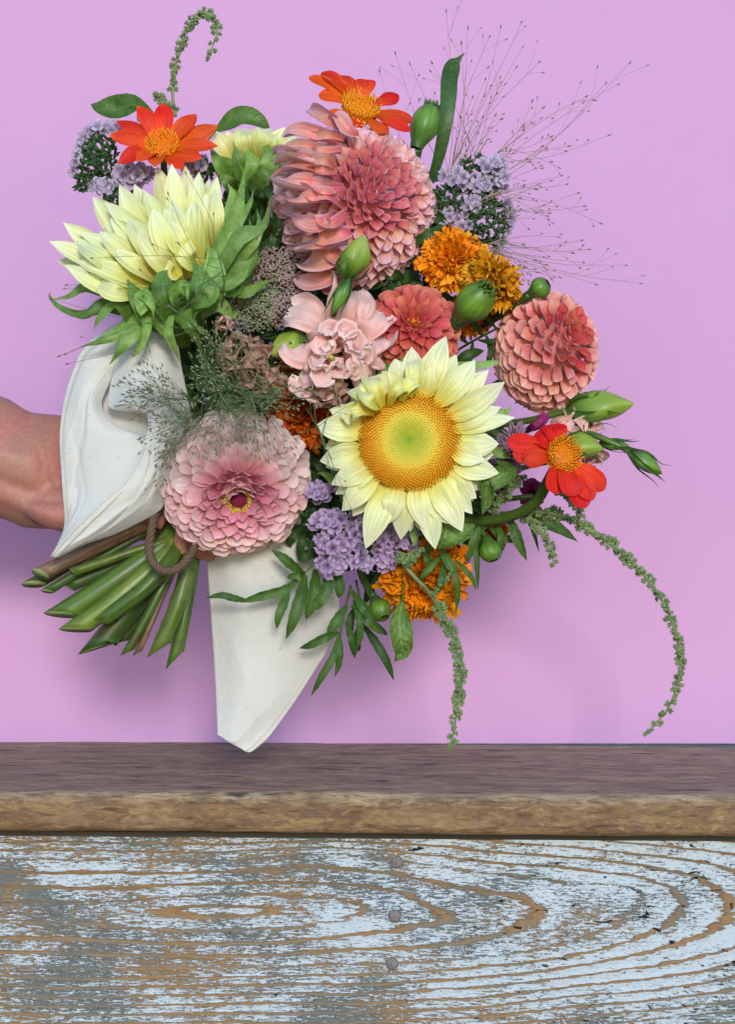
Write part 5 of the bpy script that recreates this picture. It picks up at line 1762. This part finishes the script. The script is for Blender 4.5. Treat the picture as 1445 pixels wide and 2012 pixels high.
sprays = [
    ('spray of narrow serrated leaves lying on the white cloth corner', [(640, 1085, .03), (605, 1120, .034), (575, 1140, .036)],
     [([(598, 1128, .036), (575, 1112, .044), (555, 1095, .046), (534, 1081, .044)], 11), ([(585, 1140, .036), (555, 1160, .042), (510, 1172, .044), (470, 1184, .04)], 11),
      ([(485, 1180, .040), (460, 1176, .044), (435, 1170, .044), (404, 1175, .040)], 8), ([(568, 1150, .036), (560, 1180, .044), (548, 1210, .046), (544, 1236, .042)], 10),
      ([(600, 1130, .036), (592, 1170, .046), (578, 1215, .048), (562, 1256, .044)], 14), ([(620, 1120, .036), (618, 1155, .046), (610, 1190, .046), (601, 1218, .042)], 15),
      ([(635, 1110, .036), (645, 1145, .044), (630, 1180, .046), (612, 1200, .042)], 14), ([(600, 1128, .034), (590, 1130, .04), (575, 1132, .04), (563, 1136, .038)], 8),
      ([(655, 1110, .034), (665, 1140, .042), (668, 1160, .042), (664, 1175, .04)], 12)], 'leaf'),
    ('spray of narrow leaves drooping past the right edge of the white cloth corner', [(690, 1150, .02), (678, 1200, .026), (668, 1250, .03)],
     [([(666, 1243, .03), (640, 1252, .036), (612, 1266, .036), (588, 1274, .032)], 10), ([(665, 1250, .03), (655, 1290, .036), (632, 1330, .036), (611, 1368, .030)], 9),
      ([(668, 1250, .03), (669, 1275, .036), (666, 1305, .034), (658, 1330, .030)], 8), ([(680, 1220, .03), (690, 1250, .038), (696, 1275, .036), (697, 1294, .032)], 9),
      ([(682, 1190, .026), (665, 1215, .032), (652, 1240, .032), (650, 1252, .03)], 12), ([(690, 1190, .028), (720, 1215, .038), (740, 1235, .036), (758, 1246, .03)], 9),
      ([(695, 1180, .03), (706, 1215, .04), (708, 1250, .038), (702, 1276, .034)], 8), ([(690, 1160, .03), (712, 1190, .04), (728, 1210, .038), (735, 1220, .036)], 11)], 'leaf'),
    ('spray of narrow dark leaves pointing down left of the hanging crinkled leaf', [(700, 1140, .012), (710, 1190, .016), (712, 1225, .018)],
     [([(712, 1225, .018), (738, 1262, .026), (760, 1300, .026), (775, 1338, .020)], 10), ([(708, 1220, .018), (702, 1250, .024), (705, 1270, .024), (704, 1280, .02)], 7),
      ([(715, 1205, .018), (735, 1225, .024), (752, 1240, .022), (762, 1248, .02)], 7), ([(700, 1190, .014), (690, 1215, .02), (688, 1240, .02), (690, 1255, .02)], 9)], 'leafd'),
    ('spray of slim serrated leaves spreading at the right under the scarlet daisy stem', [(900, 1040, .02), (960, 1030, .026), (1010, 1015, .03), (1050, 1010, .03)],
     [([(1000, 1018, .03), (1010, 1040, .038), (1022, 1070, .038), (1036, 1102, .034)], 12), ([(1035, 1012, .030), (1065, 1025, .038), (1100, 1040, .038), (1136, 1064, .034)], 14),
      ([(1030, 1012, .024), (1045, 1035, .028), (1052, 1055, .028), (1060, 1085, .024)], 5), ([(975, 1028, .026), (985, 1050, .034), (985, 1070, .034), (983, 1098, .03)], 8),
      ([(960, 1032, .026), (985, 1055, .03), (1005, 1060, .03), (1018, 1066, .028)], 9), ([(960, 1032, .026), (940, 1045, .034), (925, 1080, .034), (920, 1110, .03)], 9),
      ([(930, 1036, .024), (935, 1075, .030), (938, 1110, .030), (940, 1160, .024)], 7)], 'leaf'),
    ('spray of narrow leaves hanging over the low orange marigold', [(868, 1040, .050), (872, 1075, .056), (880, 1100, .058)],
     [([(866, 1075, .056), (878, 1100, .064), (892, 1120, .064), (900, 1135, .06)], 10), ([(870, 1090, .056), (850, 1110, .062), (832, 1130, .062), (828, 1142, .058)], 7),
      ([(880, 1095, .058), (895, 1130, .064), (900, 1165, .062), (896, 1206, .056)], 7), ([(895, 1100, .050), (915, 1120, .054), (930, 1140, .052), (936, 1160, .05)], 6),
      ([(875, 1100, .056), (870, 1130, .064), (866, 1150, .064), (862, 1165, .06)], 8), ([(845, 1060, .05), (840, 1090, .058), (845, 1110, .058), (850, 1125, .056)], 8)], 'leaf'),
    ('feathery marigold leaves in the gap between the coral dahlia and the ball dahlia', [(880, 700, .01), (930, 670, .02), (985, 640, .026), (1015, 610, .028)],
     [([(920, 675, .022), (900, 660, .028), (890, 655, .028), (882, 652, .026)], 7), ([(930, 672, .022), (925, 700, .028), (915, 720, .028), (905, 735, .024)], 7),
      ([(950, 660, .024), (935, 640, .030), (930, 625, .030), (925, 612, .028)], 7), ([(955, 658, .024), (965, 685, .030), (962, 705, .030), (955, 720, .026)], 7),
      ([(975, 645, .026), (960, 625, .032), (955, 610, .032), (957, 598, .030)], 6), ([(980, 645, .026), (1000, 665, .032), (1005, 680, .032), (1003, 700, .028)], 7),
      ([(998, 630, .027), (985, 610, .033), (982, 596, .033), (985, 582, .031)], 6), ([(900, 690, .02), (885, 700, .026), (880, 720, .026), (878, 735, .024)], 8),
      ([(940, 668, .023), (960, 672, .03), (980, 670, .03), (996, 676, .028)], 6), ([(990, 638, .027), (1010, 640, .033), (1022, 650, .033), (1026, 660, .030)], 5)], 'leafd'),
    ('dark feathery leaves in the gap between the big dahlia and the marigolds', [(820, 620, .0), (835, 570, .012), (845, 520, .02)],
     [([(845, 530, .02), (835, 505, .026), (830, 490, .026), (826, 478, .024)], 8), ([(840, 545, .018), (860, 530, .026), (872, 525, .026), (880, 522, .024)], 8),
      ([(838, 560, .016), (818, 555, .024), (805, 560, .024), (795, 568, .022)], 9), ([(835, 570, .016), (858, 575, .024), (875, 580, .024), (890, 592, .022)], 10),
      ([(832, 580, .014), (850, 600, .022), (862, 610, .022), (872, 625, .02)], 10), ([(845, 520, .02), (858, 500, .026), (862, 490, .026), (862, 480, .024)], 7),
      ([(830, 590, .012), (815, 590, .02), (800, 580, .02), (790, 578, .018)], 9), ([(850, 560, .02), (872, 555, .026), (885, 560, .026), (895, 568, .024)], 8)], 'leafd'),
    ('slim leaves beside the pink zinnia and the lilac statice', [(600, 880, .02), (612, 930, .024), (618, 980, .02)],
     [([(608, 890, .024), (625, 905, .034), (640, 930, .034), (645, 950, .03)], 13), ([(610, 910, .024), (618, 940, .034), (615, 965, .034), (608, 985, .03)], 12), ([(604, 870, .022), (622, 862, .03), (640, 870, .03), (655, 880, .026)], 11),
      ([(612, 1030, .02), (598, 1055, .028), (590, 1075, .028), (588, 1100, .022)], 10), ([(600, 1030, .02), (580, 1045, .026), (570, 1060, .026), (572, 1075, .02)], 12), ([(625, 1090, .03), (605, 1090, .036), (595, 1095, .036), (585, 1100, .034)], 12)], 'leafd'),
    ('dark strap leaves in the gap left of the big dahlia', [(470, 560, -.01), (510, 500, .0), (560, 450, .004)],
     [([(500, 510, .0), (530, 480, .012), (560, 470, .012), (590, 478, .006)], 12), ([(510, 495, .0), (520, 450, .012), (530, 420, .012), (545, 400, .006)], 13), ([(490, 520, .0), (520, 510, .012), (560, 505, .012), (585, 515, .006)], 11),
      ([(500, 500, -.004), (500, 460, .006), (512, 420, .006), (515, 390, .0)], 12), ([(530, 470, .0), (560, 440, .008), (580, 430, .008), (600, 425, .004)], 11), ([(480, 540, .0), (450, 520, .008), (440, 500, .008), (430, 480, .0)], 11)], 'leafd'),
]
for lab, stm, lv, mt in sprays:
    leaf_thing('leaf_spray', lab, [(p, w, dict(SERR, nr=(jit(.3), -1, jit(.3)), ph=jit(2))) for p, w in lv], 'leaf sprays in the bouquet', stem=stm, sw=2.4, mat=mt, cat='leaves', stmat='stem' if mt == 'leaf' else 'stemd')

leaf_thing('crinkled_leaf', 'pale crinkled leaf hanging on a thin stalk below the low marigold', [([(792, 1180, .04), (785, 1215, .046), (788, 1255, .048), (790, 1280, .044), (775, 1300, .04)], 24, dict(prof='leaf', cup=.6, fold=.15, ruf=.12, nr=(.2, -1, .1), n=26, ns=11))],
           'pale crinkled leaves', stem=[(790, 1100, .04), (794, 1140, .042), (792, 1182, .04)], sw=3.4, mat='leafl', cat='leaf')
leaf_thing('crinkled_leaf', 'pale crinkled leaf tucked under the lower right petals of the open sunflower', [([(850, 1070, .064), (870, 1056, .074), (905, 1048, .074), (935, 1030, .066)], 27, dict(prof='leaf', cup=.7, ruf=.14, nr=(0, -1, .3), n=22, ns=11))],
           'pale crinkled leaves', mat='leafl', cat='leaf')
leaf_thing('crinkled_leaf', 'pale curled leaf right of the open sunflower with its tip pointing down', [([(975, 905, .06), (1000, 925, .072), (975, 940, .078), (958, 950, .076), (955, 985, .070), (948, 1012, .066)], 24, dict(prof='leaf', cup=.9, ruf=.16, nr=(.3, -1, .2), n=26, ns=11))],
           'pale crinkled leaves', mat='leafl', cat='leaf')

# ------------------------------------------------------------------ amaranth tassels
AM = []
for i in range(4):
    r_ = np.random.RandomState(40 + i)
    mb = MB()
    for k_ in range(30):
        v_ = nrm(r_.normal(size=3) + np.array((0, 0, .5)))
        b_ = v_ * .2
        mb.drop(b_, v_ * r_.uniform(.75, 1.35), .26, 5)
    AM.append(mb.mesh('bead_cluster', M['amar']))


def amaranth(label, pts, r0, r1, step=13, bare=0.0, sw=3.0, side=()):
    th = thing('amaranth', label, 'flower', P(*pts[0]), None, 'green amaranth tassels')
    path = crom(PP(pts), 200)
    mb = MB()
    mb.tube(path[::5], list(np.linspace(sw * 1.2, sw * .5, 40) * S), 7)
    putw('stem', mb, M['amars'], th)

    def beads(path, r0, r1, step, bare):
        seg_ = np.linalg.norm(np.diff(path, axis=0), axis=1)
        arc_ = np.concatenate([[0], np.cumsum(seg_)])
        T = tangents(path)
        pos = arc_[-1] * bare
        k = 0
        while pos < arc_[-1]:
            f = pos / arc_[-1]
            i = int(np.searchsorted(arc_, pos))
            i = min(i, len(path) - 1)
            r = (r0 + (r1 - r0) * f) * S
            x = nrm(np.cross(T[i], (0, 1, .01)))
            y = np.cross(T[i], x)
            for q in range(2 if f < .85 else 1):
                a = k * 2.4 + q * math.pi + jit(.5)
                o = math.cos(a) * x + math.sin(a) * y
                off = o * r * (.66 if f < .95 else .2)
                rr = r * (.66 + jit(.16))
                place_out('bead_cluster', random.choice(AM), th, path[i] + off, tuple(o + T[i] * .5), rr)
            st = step * S * (1 - .45 * f) * (1 + jit(.25))
            pos += st
            k += 1
    beads(path, r0, r1, step, bare)
    for sp, a0, a1 in side:
        p2 = crom(PP(sp), 80)
        mb = MB()
        mb.tube(p2[::4], sw * .6 * S, 6)
        putw('side_stem', mb, M['amars'], th)
        beads(p2, a0, a1, step * .75, .05)
    return th


amaranth('amaranth tassel standing at the top left and curling over like a hook', [(345, 230, -.015), (339, 190, -.012), (343, 140, -.008), (352, 100, -.004), (365, 62, 0), (382, 35, .002), (402, 24, .004), (420, 38, .006), (426, 62, .008), (418, 90, .01), (406, 116, .012)],
         9, 10, 14, .16, 3.0, [([(345, 222, -.015), (325, 200, -.01), (300, 184, -.006)], 9, 9)])
amaranth('longest amaranth tassel, a big arc at the lower right curving down towards the bench', [(985, 1010, .03), (1040, 1005, .04), (1100, 1012, .040), (1160, 1042, .034), (1215, 1080, .024), (1265, 1128, .012), (1308, 1190, .002), (1332, 1255, -.01), (1338, 1320, -.018), (1318, 1385, -.022), (1290, 1422, -.024), (1270, 1443, -.024)],
         12.5, 9, 17, .06, 4, [([(1135, 1030, .046), (1141, 1005, .05), (1120, 980, .05), (1095, 968, .05)], 10, 8)])
amaranth('amaranth tassel hanging straight down over the bench below the low marigold', [(780, 1090, .056), (810, 1128, .058), (845, 1165, .056), (868, 1205, .05), (888, 1245, .046), (902, 1300, .042), (904, 1350, .04), (896, 1410, .04), (885, 1478, .042)],
         12.5, 10, 14, .30, 4, [([(850, 1170, .056), (865, 1150, .062), (880, 1135, .064), (890, 1118, .064)], 7, 5), ([(785, 1095, .058), (800, 1105, .066), (815, 1092, .068), (832, 1082, .066)], 10, 9)])
amaranth('short amaranth tassel dangling under the long arc beside a narrow leaf', [(1020, 1010, .034), (1045, 1028, .044), (1065, 1042, .048), (1078, 1065, .048), (1087, 1090, .046), (1087, 1116, .044)], 10, 9, 11, .1, 2.6)
amaranth('stubby amaranth spike in the shade left of the scarlet daisy stem', [(960, 1000, .03), (985, 985, .040), (1000, 965, .046), (1015, 945, .048), (1036, 936, .048)], 13, 10, 12, .1, 2.6)

# ------------------------------------------------------------------ grass panicles
def panicle(label, culms, ends, mats, side=(2, 4), rs=(.9, 1.2), seed=1, thread=.62, droop=.0, seedlen=4.2):
    r_ = np.random.RandomState(seed)
    th = thing('grass_panicle', label, 'grass', P(*culms[0][0]), None, 'airy grass panicles')
    st, sd_ = MB(), MB()
    for c in culms:
        st.tube(PP(c), 1.5 * S, 5, n=20)
    for e in ends:
        ex, ey, ed = e[:3]
        cu = culms[r_.randint(len(culms))] if len(e) < 4 else culms[e[3]]
        f = r_.uniform(.25, 1.0)
        cp = crom(np.array(cu, float), 40)[int(f * 39)]
        L = math.hypot(ex - cp[0], ey - cp[1])
        px_, py_ = -(ey - cp[1]) / (L + 1e-6), (ex - cp[0]) / (L + 1e-6)
        bow = r_.uniform(-.07, .07) * L
        m = ((cp[0] + ex) / 2 + px_ * bow, (cp[1] + ey) / 2 + py_ * bow - droop * L, (cp[2] + ed) / 2 + .004)
        path = crom(PP([tuple(cp), m, (ex, ey, ed)]), 9)
        st.tube(path, list(np.linspace(thread * 1.1, thread * .6, 9) * S), 4, cap=False)

        def seed_at(tip, T, k):
            ln = seedlen * S * r_.uniform(.8, 1.3) * k
            sd_.drop(tip - T * ln, tip + T * ln, 1.75 * S * r_.uniform(.8, 1.15) * k, 5)
        T = tangents(path)
        seed_at(path[-1], T[-1], 1.0)
        for k in range(r_.randint(side[0], side[1])):
            i = r_.randint(4, 8)
            q = r_.uniform(.08, .24) * L
            an = r_.choice([-1, 1]) * r_.uniform(.25, .75)
            d_ = T[i]
            d2 = np.array((d_[0] * math.cos(an) - d_[2] * math.sin(an), d_[1] + r_.uniform(-.2, .2), d_[0] * math.sin(an) + d_[2] * math.cos(an)))
            d2 = nrm(d2)
            tip = path[i] + d2 * q * S
            if tip[2] * 0 == 0:
                st.tube(np.array([path[i], path[i] * .5 + tip * .5 + T[i] * .001, tip]), thread * .5 * S, 3, cap=False)
                seed_at(tip, d2, .85)
    putw('thread', st, mats[0], th)['kind'] = 'stuff'
    putw('seeds', sd_, mats[1], th)['kind'] = 'stuff'
    return th


R1 = [(877, 21), (920, 54), (985, 52), (1026, 43), (963, 71), (1028, 92), (1061, 121), (907, 84), (849, 123), (777, 104), (806, 125), (746, 139), (1016, 131), (955, 155), (930, 190), (966, 190), (975, 225), (988, 234),
      (950, 230), (915, 260), (905, 300), (940, 262)]
R2 = [(1239, 123), (1192, 163), (1154, 189), (1069, 211), (1199, 265), (1119, 287), (1045, 241), (1085, 268), (1030, 245), (1148, 201), (1010, 300), (1047, 198), (1075, 290), (1060, 320), (1004, 296), (1100, 330), (1065, 325)]
R3 = [(1138, 379), (1150, 405), (1081, 419), (1182, 439), (1105, 345), (1115, 362), (1060, 361), (1031, 363), (1088, 439), (1050, 430), (1025, 411), (1085, 355), (1055, 395), (1040, 450)]
R4 = [(1159, 490), (1232, 521), (1261, 557), (1173, 559), (1102, 545), (1145, 472), (1127, 497), (1030, 480), (1075, 520), (1020, 540), (1058, 535), (1090, 545), (1035, 525), (1005, 530), (1100, 466), (1148, 516), (1040, 558), (1070, 505)]
G1, S1 = M['grass'], M['seed']
panicle('fan of fine grass threads rising behind the blade leaf at the top right', [[(860, 520, -.02), (868, 430, -.02), (880, 360, -.018), (900, 300, -.014)], [(860, 520, -.02), (880, 420, -.018), (925, 330, -.014), (960, 270, -.01)]],
        [(x, y, -.012 + .012 * math.sin(i)) for i, (x, y) in enumerate(R1)], (G1, S1), seed=3)
panicle('fan of fine grass threads reaching farthest to the upper right', [[(890, 480, -.012), (915, 400, -.01), (960, 320, -.004), (1000, 285, .0)]], [(x, y, .004 * math.sin(i * 2)) for i, (x, y) in enumerate(R2)], (G1, S1), seed=5)
panicle('fan of fine grass threads to the right of the upper lavender statice', [[(890, 480, .0), (940, 400, .014), (985, 375, .018)]], [(x, y, .014 + .006 * math.sin(i * 2)) for i, (x, y) in enumerate(R3)], (G1, S1), seed=7)
panicle('fan of fine grass threads above the ball dahlia', [[(900, 540, .0), (945, 490, .016), (985, 470, .022)]], [(x, y, .018 + .008 * math.sin(i * 2)) for i, (x, y) in enumerate(R4)], (G1, S1), seed=8)

rl = np.random.RandomState(77)


def inpoly(n, polys, d0, d1):
    o = []
    for cx, cy, rx_, ry_, k in polys:
        for i in range(int(n * k)):
            a = rl.uniform(0, 6.28); q = math.sqrt(rl.uniform(0, 1))
            o.append((cx + rx_ * q * math.cos(a), cy + ry_ * q * math.sin(a), rl.uniform(d0, d1)))
    return o


G2, S2 = M['grassg'], M['seedg']
panicle('dense green grass threads draped over the white napkin on the left', [[(400, 780, .03), (385, 790, .07), (360, 770, .084)], [(400, 780, .03), (390, 830, .08), (360, 850, .092)]],
        inpoly(42, [(275, 760, 62, 60, .8), (335, 830, 50, 70, .8), (300, 880, 30, 50, .2), (250, 730, 45, 50, .25), (325, 940, 22, 60, .25)], .084, .104), (G2, S1), seed=11, side=(2, 5), thread=.36, seedlen=4.4)
panicle('dense green grass threads hanging over the top of the pink zinnia', [[(420, 740, .03), (430, 770, .09), (450, 800, .10)], [(470, 740, .04), (490, 770, .09), (500, 800, .10)]],
        inpoly(38, [(450, 850, 95, 50, 1.0), (540, 850, 60, 60, .6), (380, 860, 50, 50, .4)], .098, .108), (G2, S1), seed=12, side=(1, 4), thread=.36, seedlen=4.4)
panicle('tangle of green grass threads in the dark hollow between the napkin and the beige blooms', [[(410, 900, .02), (405, 800, .05), (400, 730, .06), (395, 680, .06)], [(440, 860, .03), (450, 800, .07), (470, 740, .085)], [(500, 840, .03), (520, 800, .08), (550, 760, .09)]],
        inpoly(52, [(410, 730, 45, 85, 1.0), (480, 780, 70, 50, .5), (560, 760, 60, 50, .4), (430, 660, 50, 40, .3)], .07, .10), (G2, S2), seed=13, side=(2, 5), thread=.6, seedlen=4.2)
panicle('few loose grass threads across the side sunflower and out to its left', [[(420, 700, .04), (380, 640, .085), (330, 600, .10)], [(430, 640, .05), (440, 560, .095), (430, 500, .10)]],
        [(180, 507, .10), (100, 587, .06), (127, 567, .06), (130, 560, .06), (330, 380, .10), (365, 340, .08), (520, 300, .07), (300, 480, .10), (350, 478, .102), (275, 530, .1), (115, 700, .06), (128, 696, .06), (132, 715, .06), (530, 420, .08), (420, 420, .10),
         (380, 500, .1), (175, 535, .09), (505, 470, .09), (545, 460, .08)], (G2, S1), seed=14, side=(0, 2), thread=.55)
panicle('few loose grass threads across the left petals of the open sunflower', [[(600, 800, .06), (625, 840, .098), (640, 880, .10)]],
        [(620, 880, .10), (650, 900, .104), (660, 940, .104), (690, 1000, .102), (680, 1010, .102), (640, 830, .10), (700, 790, .108), (660, 760, .10), (610, 790, .1), (590, 850, .1), (615, 760, .09)], (G2, S2), seed=15, side=(0, 2), thread=.5)

# ------------------------------------------------------------------ dark leaves in the heart of the bouquet
poly = np.array([(300, 560), (420, 400), (520, 370), (600, 330), (800, 330), (870, 440), (905, 560), (890, 690), (930, 800), (960, 930), (960, 1020), (880, 1090), (790, 1130), (700, 1130), (620, 1060), (560, 1010), (420, 960), (350, 900), (325, 760), (300, 650)], float)


def inside(x, y):
    c = False
    j = len(poly) - 1
    for i in range(len(poly)):
        if (poly[i, 1] > y) != (poly[j, 1] > y) and x < (poly[j, 0] - poly[i, 0]) * (y - poly[i, 1]) / (poly[j, 1] - poly[i, 1]) + poly[i, 0]:
            c = not c
        j = i
    return c


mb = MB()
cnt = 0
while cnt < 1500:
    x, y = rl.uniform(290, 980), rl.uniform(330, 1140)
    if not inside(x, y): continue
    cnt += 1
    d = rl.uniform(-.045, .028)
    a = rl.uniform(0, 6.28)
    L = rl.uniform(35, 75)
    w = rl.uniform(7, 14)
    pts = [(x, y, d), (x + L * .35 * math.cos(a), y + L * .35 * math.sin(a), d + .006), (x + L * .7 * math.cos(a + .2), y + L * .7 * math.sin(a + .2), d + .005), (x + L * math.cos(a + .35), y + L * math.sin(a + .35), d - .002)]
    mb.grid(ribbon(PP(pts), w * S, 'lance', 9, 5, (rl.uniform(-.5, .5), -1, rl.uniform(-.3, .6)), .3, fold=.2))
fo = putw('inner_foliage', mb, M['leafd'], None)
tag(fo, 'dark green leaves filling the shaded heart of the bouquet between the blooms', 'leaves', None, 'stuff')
